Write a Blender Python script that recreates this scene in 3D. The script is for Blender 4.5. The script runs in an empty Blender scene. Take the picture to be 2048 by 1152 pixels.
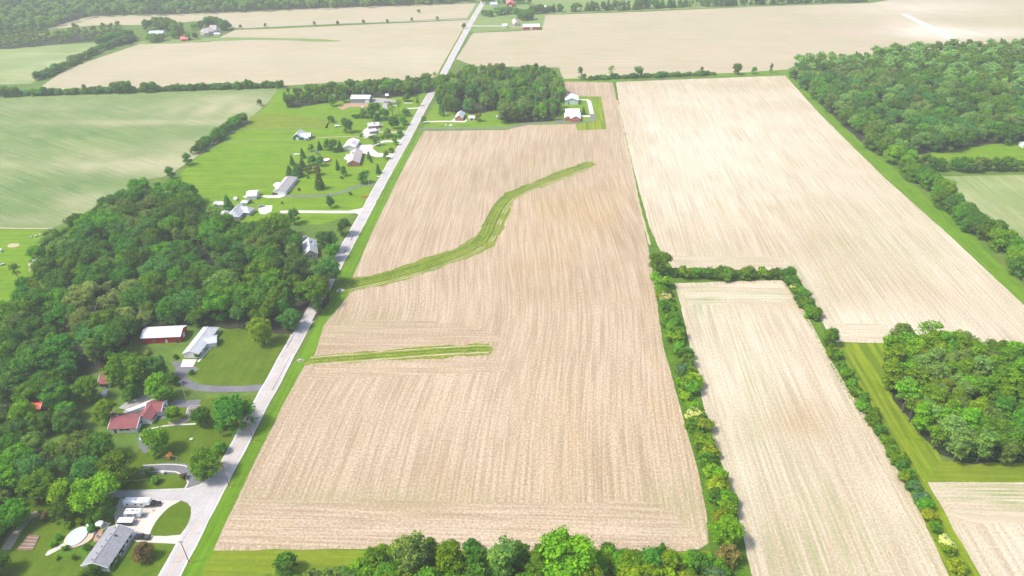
import bpy, bmesh, math, random
import numpy as np
from mathutils import Vector, Matrix, noise
from mathutils.geometry import delaunay_2d_cdt
random.seed(7); rng = np.random.default_rng(7)
S = bpy.context.scene
C = S.collection
R = math.radians
# ---------------------------------------------------------------- camera
H = 215.0; F = 1480.0; CX, CY = 1024.0, 576.0
p1 = Vector((1115-CX, -300-CY, F)); p2 = Vector((115-CX, -280-CY, F))
Uc = p1.cross(p2).normalized()
if Uc.y > 0: Uc = -Uc                      # image y points down, so up has negative y
Nc = p1.normalized(); Nc = (Nc - Uc*Nc.dot(Uc)).normalized()
Ec = Nc.cross(Uc).normalized()
def c2w(v): return Vector((Ec.dot(v), Nc.dot(v), Uc.dot(v)))
cam = bpy.data.cameras.new('camera'); co = bpy.data.objects.new('camera', cam); C.objects.link(co)
X, Y, Z_ = c2w(Vector((1,0,0))), c2w(Vector((0,-1,0))), c2w(Vector((0,0,-1)))
co.matrix_world = Matrix(((X.x,Y.x,Z_.x,0),(X.y,Y.y,Z_.y,0),(X.z,Y.z,Z_.z,H),(0,0,0,1)))
cam.sensor_width = 36; cam.lens = 36*F/2048; cam.clip_end = 20000; cam.clip_start = 1
S.camera = co
def G(px, py, z=0.0):
    "point of the horizontal plane at height z that lies under a point of the survey picture"
    d = c2w(Vector((px-CX, py-CY, F))); t = (z-H)/d.z
    return Vector((d.x*t, d.y*t, z))
def dist(p): return math.hypot(p[0], p[1])
# ---------------------------------------------------------------- world, sun, exposure
W = bpy.data.worlds.new('World'); S.world = W; W.use_nodes = True
nt = W.node_tree; nt.nodes.clear()
sky = nt.nodes.new('ShaderNodeTexSky'); sky.sky_type = 'NISHITA'; sky.sun_disc = False
SUN_EL, SH = 56.0, Vector((1.0, 0.33, 0)).normalized()      # shadows fall to the right and slightly away
sundir = Vector((-SH.x*math.cos(R(SUN_EL)), -SH.y*math.cos(R(SUN_EL)), math.sin(R(SUN_EL))))
sky.sun_elevation = R(SUN_EL); sky.sun_rotation = math.atan2(sundir.x, sundir.y)
sky.altitude = 200; sky.air_density = 1.0; sky.dust_density = 3.0; sky.ozone_density = 1.0
bg = nt.nodes.new('ShaderNodeBackground'); bg.inputs[1].default_value = 0.15
ow = nt.nodes.new('ShaderNodeOutputWorld')
nt.links.new(sky.outputs[0], bg.inputs[0]); nt.links.new(bg.outputs[0], ow.inputs[0])
sl = bpy.data.lights.new('sun', 'SUN'); sl.energy = 2.6; sl.angle = R(9); sl.color = (1, .94, .86)
so = bpy.data.objects.new('sun', sl); C.objects.link(so); so.location = (-300, -100, 900)
so.rotation_euler = sundir.to_track_quat('Z', 'Y').to_euler()
S.view_settings.view_transform = 'Standard'; S.view_settings.look = 'None'
S.view_settings.gamma = 1; S.view_settings.use_curve_mapping = False; S.view_settings.exposure = 0.8
S.cycles.max_bounces = 6; S.cycles.diffuse_bounces = 2; S.cycles.glossy_bounces = 2; S.cycles.transmission_bounces = 3
S.cycles.volume_bounces = 1; S.cycles.transparent_max_bounces = 6
HAZE = 0.00018
# ---------------------------------------------------------------- materials
class NT:
    def __init__(s, name):
        s.m = bpy.data.materials.new(name); s.m.use_nodes = True; s.t = s.m.node_tree
        s.t.nodes.clear(); s.o = s.t.nodes.new('ShaderNodeOutputMaterial')
    def n(s, ty, **kw):
        x = s.t.nodes.new(ty)
        for k, v in kw.items(): setattr(x, k, v)
        return x
    def l(s, a, b): s.t.links.new(a, b)
    def mix(s, fac, a, b, mode='MIX'):
        x = s.n('ShaderNodeMix', data_type='RGBA', blend_type=mode)
        for sock, v in ((x.inputs[0], fac), (x.inputs[6], a), (x.inputs[7], b)):
            if isinstance(v, bpy.types.NodeSocket): s.l(v, sock)
            elif isinstance(v, (int, float)): sock.default_value = v
            else: sock.default_value = (*v, 1)
        return x.outputs[2]
    def math(s, op, a, b=0.0, c=None, clamp=False):
        x = s.n('ShaderNodeMath', operation=op, use_clamp=clamp)
        for i, v in enumerate((a, b) if c is None else (a, b, c)):
            if isinstance(v, bpy.types.NodeSocket): s.l(v, x.inputs[i])
            else: x.inputs[i].default_value = v
        return x.outputs[0]
    def vec(s, src, sc):
        x = s.n('ShaderNodeVectorMath', operation='MULTIPLY'); s.l(src, x.inputs[0]); x.inputs[1].default_value = sc
        return x.outputs[0]
    def noise(s, src, sc, scale=1.0, detail=2.0, rough=.5):
        x = s.n('ShaderNodeTexNoise'); x.inputs['Scale'].default_value = scale
        x.inputs['Detail'].default_value = detail; x.inputs['Roughness'].default_value = rough
        s.l(s.vec(src, sc), x.inputs['Vector']); return x.outputs[0]
    def ramp(s, f, lo, hi):
        x = s.n('ShaderNodeMapRange'); s.l(f, x.inputs[0]); x.inputs[1].default_value = lo; x.inputs[2].default_value = hi
        x.clamp = True; return x.outputs[0]
    def done(s, col, rough=.9, spec=.2, metal=0, bump=None, bs=.3):
        p = s.n('ShaderNodeBsdfPrincipled'); p.inputs['Roughness'].default_value = rough
        p.inputs['Specular IOR Level'].default_value = spec; p.inputs['Metallic'].default_value = metal
        if isinstance(col, bpy.types.NodeSocket): s.l(col, p.inputs[0])
        else: p.inputs[0].default_value = (*col, 1)
        if bump is not None:
            b = s.n('ShaderNodeBump'); b.inputs[0].default_value = bs; s.l(bump, b.inputs['Height']); s.l(b.outputs[0], p.inputs['Normal'])
        s.l(p.outputs[0], s.o.inputs[0]); return s.m
def obc(n): return n.n('ShaderNodeTexCoord').outputs['Object']
MATS = {}
def plain(name, col, rough=.7, spec=.3, metal=0, var=.15, sc=1.5):
    if name in MATS: return MATS[name]
    n = NT(name); c = obc(n); f = n.noise(c, (1,1,1), sc, 3)
    d = tuple(x*(1-var*1.6) for x in col); e = tuple(min(.9, x*(1+var)) for x in col)
    MATS[name] = n.done(n.mix(f, d, e), rough, spec, metal); return MATS[name]
def shingle(name, col):
    if name in MATS: return MATS[name]
    n = NT(name); c = obc(n)
    f = n.noise(c, (1,1,1), 3.0, 3, .7); g = n.noise(c, (1,1,1), .35, 2)
    a = n.mix(n.ramp(f,.3,.7), tuple(x*.62 for x in col), tuple(min(.9,x*1.3) for x in col))
    a = n.mix(n.math('MULTIPLY', n.ramp(g,.4,.7), .4), a, tuple(x*.7 for x in col)); k = n.noise(c, (.15,.15,1.2), 3, 3, .7)
    a = n.mix(n.math('MULTIPLY', n.ramp(k,.5,.7), .35), a, tuple(x*.5 for x in col))
    MATS[name] = n.done(a, .9, .15); return MATS[name]
def metalroof(name, col):
    if name in MATS: return MATS[name]
    n = NT(name); c = obc(n); f = n.noise(c, (1,1,1), .5, 3); g = n.noise(c, (6,.2,.2), 1, 1)
    a = n.mix(n.ramp(f,.35,.75), col, tuple(x*.85 for x in col)); a = n.mix(n.math('MULTIPLY', n.ramp(g,.5,.6), .12), a, tuple(x*.6 for x in col))
    MATS[name] = n.done(a, .55, .4); return MATS[name]
def siding(name, col):
    if name in MATS: return MATS[name]
    n = NT(name); c = obc(n); g = n.noise(c, (.3,.3,7), 1, 1); f = n.noise(c, (1,1,1), .8, 3)
    a = n.mix(n.math('MULTIPLY', n.ramp(g,.5,.6), .25), col, tuple(x*.6 for x in col)); a = n.mix(n.math('MULTIPLY', f, .35), a, tuple(x*.75 for x in col))
    MATS[name] = n.done(a, .7, .3); return MATS[name]
def grass(name, ca, cb, cc=(.16,.15,.05), dry=.35, mow=0, mowc=None, strs=.4, mowdir=0):
    n = NT(name); c = obc(n)
    big = n.noise(c, (1,1,1), .012, 4, .6); mid = n.noise(c, (1,1,1), .09, 4, .6); fine = n.noise(c, (1,1,1), 1.3, 3, .7)
    a = n.mix(n.ramp(mid,.32,.68), ca, cb); a = n.mix(n.math('MULTIPLY', n.ramp(big,.48,.7), dry), a, cc)
    a = n.mix(n.math('MULTIPLY', n.ramp(fine,.35,.75), .35), a, tuple(x*.5 for x in ca))
    f2 = n.noise(c, (1,1,1), .4, 3, .7); a = n.mix(n.math('MULTIPLY', n.ramp(f2,.5,.72), .4), a, tuple(min(.6,x*1.35) for x in cb))
    if mow:
        k = mow
        v = (k,k*.03,0) if mowdir == 0 else ((k*.03,k,0) if mowdir == 1 else (k,k,0))
        st = n.noise(c, v, 1, 2, .6); a = n.mix(n.math('MULTIPLY', n.ramp(st,.4,.62), strs), a, mowc or tuple(x*1.6 for x in cb))
    MATS[name] = n.done(a, .95, .1); return MATS[name]
def gravel(name, col, wear=(.3,.28,.27), var=.3, line=None):
    n = NT(name); c = obc(n); f = n.noise(c, (1,1,1), 2.5, 4, .7); g = n.noise(c, (1,1,1), .12, 4, .6); h = n.noise(c, (1.4,.05,0), 1, 3)
    a = n.mix(n.ramp(f,.3,.75), tuple(x*(1-var) for x in col), tuple(min(.85,x*1.15) for x in col))
    a = n.mix(n.math('MULTIPLY', n.ramp(g,.42,.66), .6), a, wear)
    a = n.mix(n.math('MULTIPLY', n.ramp(h,.48,.66), .35), a, tuple(x*.62 for x in col))
    MATS[name] = n.done(a, .9, .2); return MATS[name]
def field(name, ca, cb, cdark, cgreen=(.11,.19,.06), rows=1.0, fine=1.0, gscale=.35, cbright=(.62,.55,.45), cbrown=(.33,.22,.15)):
    n = NT(name); at = n.n('ShaderNodeAttribute', attribute_name='rc'); c = at.outputs['Vector']
    pt = n.n('ShaderNodeAttribute', attribute_name='pt'); sp = n.n('ShaderNodeSeparateColor'); n.l(pt.outputs['Color'], sp.inputs[0])
    wv = n.noise(c, (1,1,1), .02, 3)
    A = n.noise(c, (.85,.02,0), 1, 2, .7); B = n.noise(c, (.16,.0035,0), 1, 2, .5); D = n.noise(c, (1,.8,0), 1.15, 3, .8)
    P = n.noise(c, (1,1,0), .013, 4, .6); E = n.noise(c, (1,.35,0), .6, 3, .7)
    a = n.mix(n.ramp(B,.3,.7), ca, cb)
    a = n.mix(n.math('MULTIPLY', n.ramp(P,.42,.62), .65), a, cdark)
    P2 = n.noise(c, (1,.4,0), .03, 4, .65); P3 = n.noise(c, (1,.6,0), .022, 3, .6)
    a = n.mix(n.math('MULTIPLY', n.ramp(P2,.54,.72), .5), a, cbrown); P3r = n.ramp(P3,.52,.7)
    a = n.mix(n.math('MULTIPLY', P3r, .28), a, (ca[0]*.72,ca[1]*.86,ca[2]*.62))
    tr = n.n('ShaderNodeTexWave'); tr.wave_type = 'BANDS'; tr.bands_direction = 'X'; tr.inputs['Scale'].default_value = .013; tr.inputs['Distortion'].default_value = .15; n.l(c, tr.inputs['Vector'])
    a = n.mix(n.math('MULTIPLY', n.ramp(tr.outputs['Fac'],.985,1.0), .28), a, tuple(x*.7 for x in cdark))
    a = n.mix(n.math('MULTIPLY', sp.outputs[1], .7), a, cbright)
    a = n.mix(n.math('MULTIPLY', sp.outputs[2], .85), a, cbrown)
    a = n.mix(n.math('MULTIPLY', n.ramp(A,.48,.66), .5*rows), a, tuple(x*.68 for x in cdark))
    a = n.mix(n.math('MULTIPLY', n.ramp(A,.5,.34), .4*rows), a, cbright)
    a = n.mix(n.math('MULTIPLY', n.ramp(D,.46,.68), .75*fine), a, (cdark[0]*.62,cdark[1]*.55,cdark[2]*.45))
    a = n.mix(n.math('MULTIPLY', n.ramp(D,.46,.3), .6*fine), a, cbright)
    gr = n.noise(c, (1.0,.03,0), 1, 2, .6)
    gm = n.math('MULTIPLY', n.ramp(gr,.42,.62), n.math('ADD', n.math('MULTIPLY', sp.outputs[0], 1.2), n.math('MULTIPLY', n.ramp(E,.52,.72), gscale)), clamp=True)
    a = n.mix(gm, a, cgreen)
    MATS[name] = n.done(a, .95, .08, bump=D, bs=.15); return MATS[name]
def leafmat(name, trans=.3):
    n = NT(name); c = obc(n); oi = n.n('ShaderNodeObjectInfo')
    f = n.noise(c, (1,1,1), .45, 3, .6); g = n.noise(c, (1,1,1), 2.2, 2, .6)
    hs = n.n('ShaderNodeHueSaturation'); n.l(oi.outputs['Color'], hs.inputs['Color'])
    n.l(n.math('MULTIPLY_ADD', oi.outputs['Random'], .04, .48), hs.inputs['Hue'])
    n.l(n.math('MULTIPLY_ADD', oi.outputs['Random'], .5, .75), hs.inputs['Value'])
    a = n.mix(n.ramp(f,.35,.7), (.6,.72,.8), (1.6,1.4,.9)); a = n.mix(1.0, hs.outputs[0], a, 'MULTIPLY')
    a = n.mix(1.0, a, n.mix(n.ramp(g,.3,.7), (.5,.55,.6), (1.6,1.5,1.2)), 'MULTIPLY')
    d = n.n('ShaderNodeBsdfDiffuse'); t = n.n('ShaderNodeBsdfTranslucent'); n.l(a, d.inputs[0]); n.l(a, t.inputs[0])
    m = n.n('ShaderNodeMixShader'); m.inputs[0].default_value = trans
    n.l(d.outputs[0], m.inputs[1]); n.l(t.outputs[0], m.inputs[2]); n.l(m.outputs[0], n.o.inputs[0])
    MATS[name] = n.m; return n.m
leafmat('leaf', .35)
plain('bark', (.16,.13,.10), .95, .1, var=.3); plain('pale_bark', (.42,.39,.34), .9, .1)
# ---------------------------------------------------------------- object helpers
def tag(o, label=None, cat=None, group=None, kind=None):
    if label: o['label'] = label
    if cat: o['category'] = cat
    if group: o['group'] = group
    if kind: o['kind'] = kind
    return o
def meshobj(name, verts, faces, mat=None, parent=None, smooth=False):
    me = bpy.data.meshes.new(name); me.from_pydata([tuple(v) for v in verts], [], faces)
    if mat: me.materials.append(MATS[mat] if isinstance(mat, str) else mat)
    if smooth: me.polygons.foreach_set('use_smooth', [True]*len(me.polygons))
    o = bpy.data.objects.new(name, me); C.objects.link(o)
    if parent: o.parent = parent
    return o
def empty(name, loc=(0,0,0), rz=0.0):
    o = bpy.data.objects.new(name, None); C.objects.link(o); o.location = loc; o.rotation_euler = (0,0,rz)
    o.empty_display_size = .5; return o
class MB:
    def __init__(s): s.v = []; s.f = []
    def add(s, vs, fs):
        k = len(s.v); s.v += [tuple(v) for v in vs]; s.f += [tuple(i+k for i in f) for f in fs]; return s
    def box(s, x0,x1,y0,y1,z0,z1):
        return s.add([(x0,y0,z0),(x1,y0,z0),(x1,y1,z0),(x0,y1,z0),(x0,y0,z1),(x1,y0,z1),(x1,y1,z1),(x0,y1,z1)],
              [(0,3,2,1),(4,5,6,7),(0,1,5,4),(1,2,6,5),(2,3,7,6),(3,0,4,7)])
    def prism(s, prof, y0, y1, axis='y'):
        n = len(prof)
        vs = [(x,y0,z) for x,z in prof]+[(x,y1,z) for x,z in prof]
        if axis == 'x': vs = [(y,x,z) for x,y,z in vs]
        fs = [tuple(range(n)), tuple(range(2*n-1,n-1,-1))]+[(i,i+n,(i+1)%n+n,(i+1)%n) for i in range(n)]
        return s.add(vs, fs)
    def tube(s, a, b, r0, r1=None, n=7):
        r1 = r0 if r1 is None else r1
        a, b = Vector(a), Vector(b); d = (b-a).normalized(); q = d.to_track_quat('Z','Y')
        vs = []
        for p, r in ((a,r0),(b,r1)):
            for i in range(n):
                t = 2*math.pi*i/n; vs.append(p + q @ Vector((r*math.cos(t), r*math.sin(t), 0)))
        return s.add(vs, [tuple(range(n-1,-1,-1)), tuple(range(n,2*n))]+[(i,(i+1)%n,(i+1)%n+n,i+n) for i in range(n)])
    def disc(s, c, r, ax, w, n=14):
        c = Vector(c); h = Vector({'x':(1,0,0),'y':(0,1,0),'z':(0,0,1)}[ax])*w/2
        return s.tube(c-h, c+h, r, r, n)
    def obj(s, name, mat, parent=None, smooth=False):
        o = meshobj(name, s.v, s.f, mat, parent, smooth)
        bm = bmesh.new(); bm.from_mesh(o.data); bmesh.ops.recalc_face_normals(bm, faces=bm.faces); bm.to_mesh(o.data); bm.free()
        return o
def Z(ox, oy, s, pts): return [(ox+x/s, oy+y/s) for x, y in pts]
def jit(poly, step, amp, seed=0):
    "densify a ground polygon and roughen its edge"
    out = []
    n = len(poly)
    for i in range(n):
        a, b = poly[i], poly[(i+1)%n]; L = (b-a).length; k = max(1, int(L/step))
        for j in range(k):
            p = a.lerp(b, j/k)
            if amp and j:
                q = Vector((p.x*.11, p.y*.11, seed)); w = Vector((p.x*.5, p.y*.5, seed+5))
                p = p + Vector((noise.noise(q), noise.noise(q+Vector((9,9,0))), 0))*amp + Vector((noise.noise(w), noise.noise(w+Vector((9,9,0))), 0))*amp*.5
            out.append(p)
    return out
def smoothpoly(pts, it=2):
    for _ in range(it):
        q = []
        for i in range(len(pts)):
            a, b = pts[i], pts[(i+1)%len(pts)]; q += [(a[0]*.75+b[0]*.25, a[1]*.75+b[1]*.25), (a[0]*.25+b[0]*.75, a[1]*.25+b[1]*.75)]
        pts = q
    return pts
def flat(name, px, z, mat, amp=.5, step=3.0, smooth=0, kind='structure', label=None, cat=None):
    if smooth: px = smoothpoly(px, smooth)
    P = jit([G(*p) for p in px], step, amp, z*77)
    P2 = [Vector((p.x, p.y)) for p in P]; n = len(P2)
    r = delaunay_2d_cdt(P2, [], [list(range(n))], 1, 1e-4)
    o = meshobj(name, [(v.x, v.y, z) for v in r[0]], [tuple(f) for f in r[2]], mat)
    if o.data.polygons and o.data.polygons[0].normal.z < 0: o.data.flip_normals()
    tag(o, label, cat, None, kind); return o
def ribbon_pts(cl, w):
    L, Rr = [], []
    for i, p in enumerate(cl):
        a = cl[max(0,i-1)]; b = cl[min(len(cl)-1,i+1)]; d = (b-a); d.z = 0; d.normalize(); nrm = Vector((-d.y, d.x, 0))
        ww = w[i] if isinstance(w, (list,tuple)) else w
        L.append(p+nrm*ww/2); Rr.append(p-nrm*ww/2)
    return L, Rr
def spline(P, step=4.0):
    out = []
    for i in range(len(P)-1):
        p0 = P[max(0,i-1)]; p1 = P[i]; p2 = P[i+1]; p3 = P[min(len(P)-1,i+2)]
        k = max(1, int((p2-p1).length/step))
        for j in range(k):
            t = j/k
            out.append(.5*((2*p1)+(-p0+p2)*t+(2*p0-5*p1+4*p2-p3)*t*t+(-p0+3*p1-3*p2+p3)*t**3))
    out.append(P[-1]); return out
def ribbon(name, px, w, z, mat, amp=.15, kind='structure', label=None, cat=None, world=False, off=0):
    P = px if world else spline([G(*p) for p in px])
    if off: L, Rr = ribbon_pts(P, 2*abs(off)); P = L if off > 0 else Rr
    L, Rr = ribbon_pts(P, w)
    vs = []
    for i in range(len(P)):
        j = noise.noise(Vector((L[i].x*.2, L[i].y*.2, 1)))*amp; k = noise.noise(Vector((Rr[i].x*.2, Rr[i].y*.2, 4)))*amp
        d = (L[i]-Rr[i]).normalized()
        vs += [(L[i].x+d.x*j, L[i].y+d.y*j, z), (Rr[i].x+d.x*k, Rr[i].y+d.y*k, z)]
    fs = [(2*i, 2*i+1, 2*i+3, 2*i+2) for i in range(len(P)-1)]
    o = meshobj(name, vs, fs, mat)
    if o.data.polygons[0].normal.z < 0: o.data.flip_normals()
    tag(o, label, cat, None, kind); return o
def inpoly(x, y, poly):
    c = False; n = len(poly); j = n-1
    for i in range(n):
        xi, yi = poly[i][0], poly[i][1]; xj, yj = poly[j][0], poly[j][1]
        if (yi > y) != (yj > y) and x < (xj-xi)*(y-yi)/(yj-yi)+xi: c = not c
        j = i
    return c
def fieldobj(name, px, z, mat, cell=6.0, blobs=(), amp=.5, rowfn=None, hx=None):
    """blobs: (px, py, rx_m, ry_m, green, bright, brown) soil and growth patches"""
    P = jit([G(*p) for p in px], 3.0 if cell < 8 else 6.0, amp, z*31)
    bl = [(G(b[0], b[1]), *b[2:]) for b in blobs]
    xs = [p.x for p in P]; ys = [p.y for p in P]
    pts = [Vector((p.x, p.y)) for p in P]; n = len(pts)
    gx = np.arange(min(xs), max(xs), cell); gy = np.arange(min(ys), max(ys), cell)
    inner = []
    for x in gx:
        for y in gy:
            if inpoly(x, y, pts): inner.append(Vector((x+random.uniform(-.2,.2)*cell, y+random.uniform(-.2,.2)*cell)))
    r = delaunay_2d_cdt(pts+inner, [], [list(range(n))], 1, 1e-4)
    V = r[0]
    o = meshobj(name, [(v.x, v.y, z) for v in V], [tuple(f) for f in r[2]], mat)
    if o.data.polygons[0].normal.z < 0: o.data.flip_normals()
    rc = np.zeros((len(V),3), np.float32); pt = np.zeros((len(V),4), np.float32); pt[:,3] = 1
    for i, v in enumerate(V):
        u, w = rowfn(v.x, v.y) if rowfn else (v.x, v.y)
        rc[i] = (u, w, 0)
        for b in bl:
            dx, dy = (v.x-b[0].x)/b[1], (v.y-b[0].y)/b[2]; q = dx*dx+dy*dy
            if q < 9:
                k = math.exp(-q*1.2)*(.75+.6*noise.noise(Vector((v.x*.06, v.y*.03, 3))))
                for t in range(3): pt[i,t] += b[3+t]*k
    a = o.data.attributes.new('rc', 'FLOAT_VECTOR', 'POINT'); a.data.foreach_set('vector', rc.ravel())
    a = o.data.attributes.new('pt', 'FLOAT_COLOR', 'POINT'); a.data.foreach_set('color', np.clip(pt,0,1).ravel())
    o['kind'] = 'structure'; return o
# ---------------------------------------------------------------- ground and field materials
grass('grass_base', (.075,.14,.022), (.13,.21,.03), dry=.35)
grass('grass_lawn', (.09,.185,.006), (.14,.24,.010), (.20,.245,.02), dry=.4, mow=.5, strs=.32, mowdir=1)
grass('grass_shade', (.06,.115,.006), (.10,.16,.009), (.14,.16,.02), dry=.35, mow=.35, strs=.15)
grass('grass_verge', (.075,.165,.006), (.115,.22,.009), (.14,.20,.025), dry=.25, mow=.7, strs=.3)
grass('grass_mown', (.17,.24,.006), (.23,.30,.012), (.30,.31,.04), dry=.45, mow=.6, mowc=(.07,.13,.01), strs=.7)
grass('grass_mown_ew', (.15,.205,.008), (.20,.26,.015), (.25,.25,.04), dry=.45, mow=.6, mowc=(.085,.14,.012), strs=.5, mowdir=1)
grass('grass_water', (.19,.225,.012), (.30,.31,.04), (.38,.33,.12), dry=.7, mow=.9, mowc=(.06,.13,.02), strs=.75, mowdir=2)
grass('grass_hedge', (.06,.13,.01), (.10,.20,.015), (.15,.2,.03), dry=.3)
grass('grass_far', (.14,.22,.06), (.20,.28,.08), (.26,.28,.12), dry=.4)
gravel('road_old', (.50,.475,.46), (.37,.33,.32), .28)
gravel('shoulder', (.62,.59,.56), (.5,.45,.40), .2)
gravel('asphalt', (.17,.17,.185), (.22,.21,.21), .3)
gravel('concrete', (.66,.62,.56), (.55,.5,.45), .12)
gravel('gravel_grey', (.40,.38,.36), (.3,.28,.26), .3)
gravel('gravel_pale', (.60,.56,.50), (.5,.44,.38), .25)
gravel('dirt', (.45,.27,.18), (.36,.26,.16), .3)
gravel('dirt_tan', (.50,.42,.27), (.3,.3,.12), .3)
gravel('path_dirt', (.45,.38,.30), (.3,.26,.2), .35)
n_ = NT('paint_yellow'); c_ = obc(n_); n_.done(n_.mix(n_.ramp(n_.noise(c_,(1,1,1),1.2,3),.4,.65), (.72,.36,.07), (.5,.4,.3)), .8)
MATS['paint_yellow'] = n_.m
n_ = NT('tar'); c_ = obc(n_); MATS['tar'] = n_.done(n_.mix(n_.noise(c_,(1,1,1),2,3), (.10,.09,.095), (.25,.23,.23)), .8)
field('field_main', (.415,.315,.21), (.475,.38,.265), (.35,.26,.17), cgreen=(.24,.27,.11), rows=1.0, fine=1.0, gscale=.25, cbright=(.60,.50,.38), cbrown=(.42,.29,.135))
field('field_bright', (.49,.415,.295), (.58,.51,.385), (.41,.335,.225), cgreen=(.22,.28,.10), rows=.8, fine=.7, gscale=.18, cbright=(.69,.62,.48), cbrown=(.40,.29,.17))
field('field_far', (.39,.325,.21), (.44,.375,.25), (.36,.33,.20), cgreen=(.30,.33,.17), rows=.35, fine=.5, gscale=.25, cbright=(.74,.68,.57), cbrown=(.46,.32,.26))
field('crop_green', (.15,.225,.07), (.225,.28,.10), (.095,.18,.045), cgreen=(.055,.15,.035), rows=.5, fine=.6, gscale=.5, cbright=(.46,.42,.26), cbrown=(.44,.35,.22))
field('crop_light', (.21,.27,.09), (.28,.33,.12), (.17,.24,.08), cgreen=(.11,.21,.04), rows=.5, fine=.5, gscale=.4, cbright=(.50,.50,.30), cbrown=(.45,.38,.24))
# ---------------------------------------------------------------- ground
o = meshobj('ground', [(-5000,-1500,0),(5000,-1500,0),(5000,6500,0),(-5000,6500,0)], [(0,1,2,3)], 'grass_base'); tag(o, kind='structure')
E_W = lambda x, y: (y, x)
mainpx = [(846,262),(1013,260),(1033,254),(1056,250),(1151,248),(1155,260),(1212,257),(1202,194),(1157,194),(1130,200),(1122,163),(1225,163),
 (1245,250),(1256,302),(1271,374),(1289,462),(1296,492),(1302,520),(1310,565),(1326,690),(1361,815),(1394,931),(1413,1026),(1417,1086),(1394,1101),
 (1260,1106),(1000,1101),(700,1098),(426,1101),(480,984),(564,812),(607,732),(627,710),(645,651),(669,622),(695,590),(706,553),(742,469),(775,400),(812,325)]
def bend(x, y):
    a = G(1180, 430); d = math.exp(-(((x-a.x-10)/70)**2+((y-a.y)/150)**2))
    b = G(760, 640); e = math.exp(-(((x-b.x)/90)**2+((y-b.y)/50)**2))
    return x + 12*d*math.sin((y-a.y)/110) - 10*e, y
fieldobj('main_field', mainpx, .03, 'field_main', 4.5, [
 (1130,425,34,40,0,.2,1.0),(1230,380,26,50,0,0,.5),(1090,520,40,60,0,0,.45),(1350,1010,16,16,.42,0,0),(1330,1030,10,24,.4,0,0),(560,1000,45,5,.35,0,0),(900,1000,90,4,.3,0,0),
 (720,640,40,14,.32,0,0),(760,655,30,10,.3,0,0),(1130,330,60,12,.2,0,0),(1060,350,40,20,.25,0,0),(870,470,40,60,0,.15,0),(700,1070,150,8,0,.45,0),(1100,1060,180,10,0,.45,0),
 (980,800,90,60,0,.22,0),(1220,800,60,90,0,.25,.08),(750,850,60,50,0,.2,.1),(860,300,60,40,0,.3,0),(1150,860,40,80,0,.0,.3),(700,1010,60,20,.16,0,.12)], rowfn=bend)
# headlands of the main field are worked east-west
fieldobj('field_headland', [(433,1092),(448,1060),(464,1026),(478,998),(700,1001),(1000,1004),(1290,1004),(1340,1020),(1375,1050),(1395,1092),(1250,1100),(1000,1096),(700,1093)], .05, 'field_main', 4.5,
 [(560,998,45,4,.35,0,0),(900,1000,90,4,.3,0,0),(1350,1010,16,14,.45,0,0),(700,1070,150,8,0,.5,0),(1200,1070,120,8,0,.5,0)], rowfn=E_W, amp=2)
fieldobj('field_headland', [(630,734),(800,728),(955,720),(1010,722),(1015,742),(800,752),(618,758)], .05, 'field_main', 4.5, [(800,735,90,8,0,.3,.1)], rowfn=E_W, amp=2.5)
fieldobj('field_headland', [(645,655),(760,640),(850,640),(950,655),(1010,680),(985,683),(955,682),(870,688),(740,699),(635,706)], .05, 'field_main', 4.5, [(720,650,40,14,.3,0,0)], rowfn=E_W, amp=2.5)
fieldobj('bright_field', [(1230,164),(1570,151),(1640,228),(1760,347),(1900,472),(2048,610),(2140,694),(1672,684),(1645,650),(1615,590),(1592,545),(1450,538),(1345,536),(1318,500),(1298,455),(1276,374),(1259,304),(1240,220)],
 .03, 'field_bright', 6, [(1400,300,60,90,0,.75,0),(1480,240,60,80,0,.5,.05),(1700,560,50,40,.1,0,.3),(1800,520,40,40,.22,0,.1),(1640,330,60,70,0,.35,0),(1720,640,70,18,0,.9,0),
 (1380,170,90,22,.28,0,.15),(1272,285,9,24,.5,0,0),(1365,432,4,4,1,0,0),(1600,560,8,26,.5,0,0),(1660,440,40,50,.2,0,0),(1540,470,60,30,0,0,.3),(1700,700,40,10,0,.4,0),(1950,560,50,50,0,.4,0),
 (1830,450,30,60,.12,0,.1),(1420,500,60,14,.1,0,.2),(1250,190,12,16,0,.3,.2),(1300,240,10,50,0,.6,0)], amp=.4)
fieldobj('field_headland', [(1340,512),(1560,515),(1586,536),(1450,532),(1350,531)], .05, 'field_bright', 5, [(1365,520,8,8,.4,0,0)], rowfn=E_W, amp=1.5)
fieldobj('field_headland', [(1652,648),(1760,646),(1780,660),(1775,682),(1675,680)], .05, 'field_bright', 5, [(1700,665,30,8,0,.6,0)], rowfn=E_W, amp=1.5)
fieldobj('strip_field', [(1350,566),(1568,560),(1600,600),(1645,685),(1700,780),(1780,910),(1850,1045),(1905,1170),(1508,1170),(1480,1050),(1450,945),(1420,865),(1390,740),(1368,640)],
 .03, 'field_bright', 4.5, [(1605,828,11,16,0,0,1.0),(1595,848,22,10,0,0,.6),(1530,700,40,60,0,.35,0),(1480,780,20,60,0,.2,0),(1460,590,18,5,.45,0,0),(1400,590,9,12,.65,0,0),(1390,610,6,22,.5,0,0),
 (1700,1080,26,30,.25,0,.1),(1550,900,14,50,.35,0,0),(1600,1100,30,30,.2,0,.1),(1480,680,10,50,.3,0,0),(1700,1000,20,30,0,0,.15),(1560,600,20,8,0,0,.3),(1640,1130,40,30,.05,0,.25)], amp=.4)
fieldobj('field_headland', [(1358,572),(1564,566),(1586,596),(1560,606),(1376,610)], .05, 'field_bright', 4, [(1400,590,12,10,.7,0,0),(1480,592,24,6,.5,0,0),(1560,590,12,8,.35,0,.1)], rowfn=E_W, amp=1.2)
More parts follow.
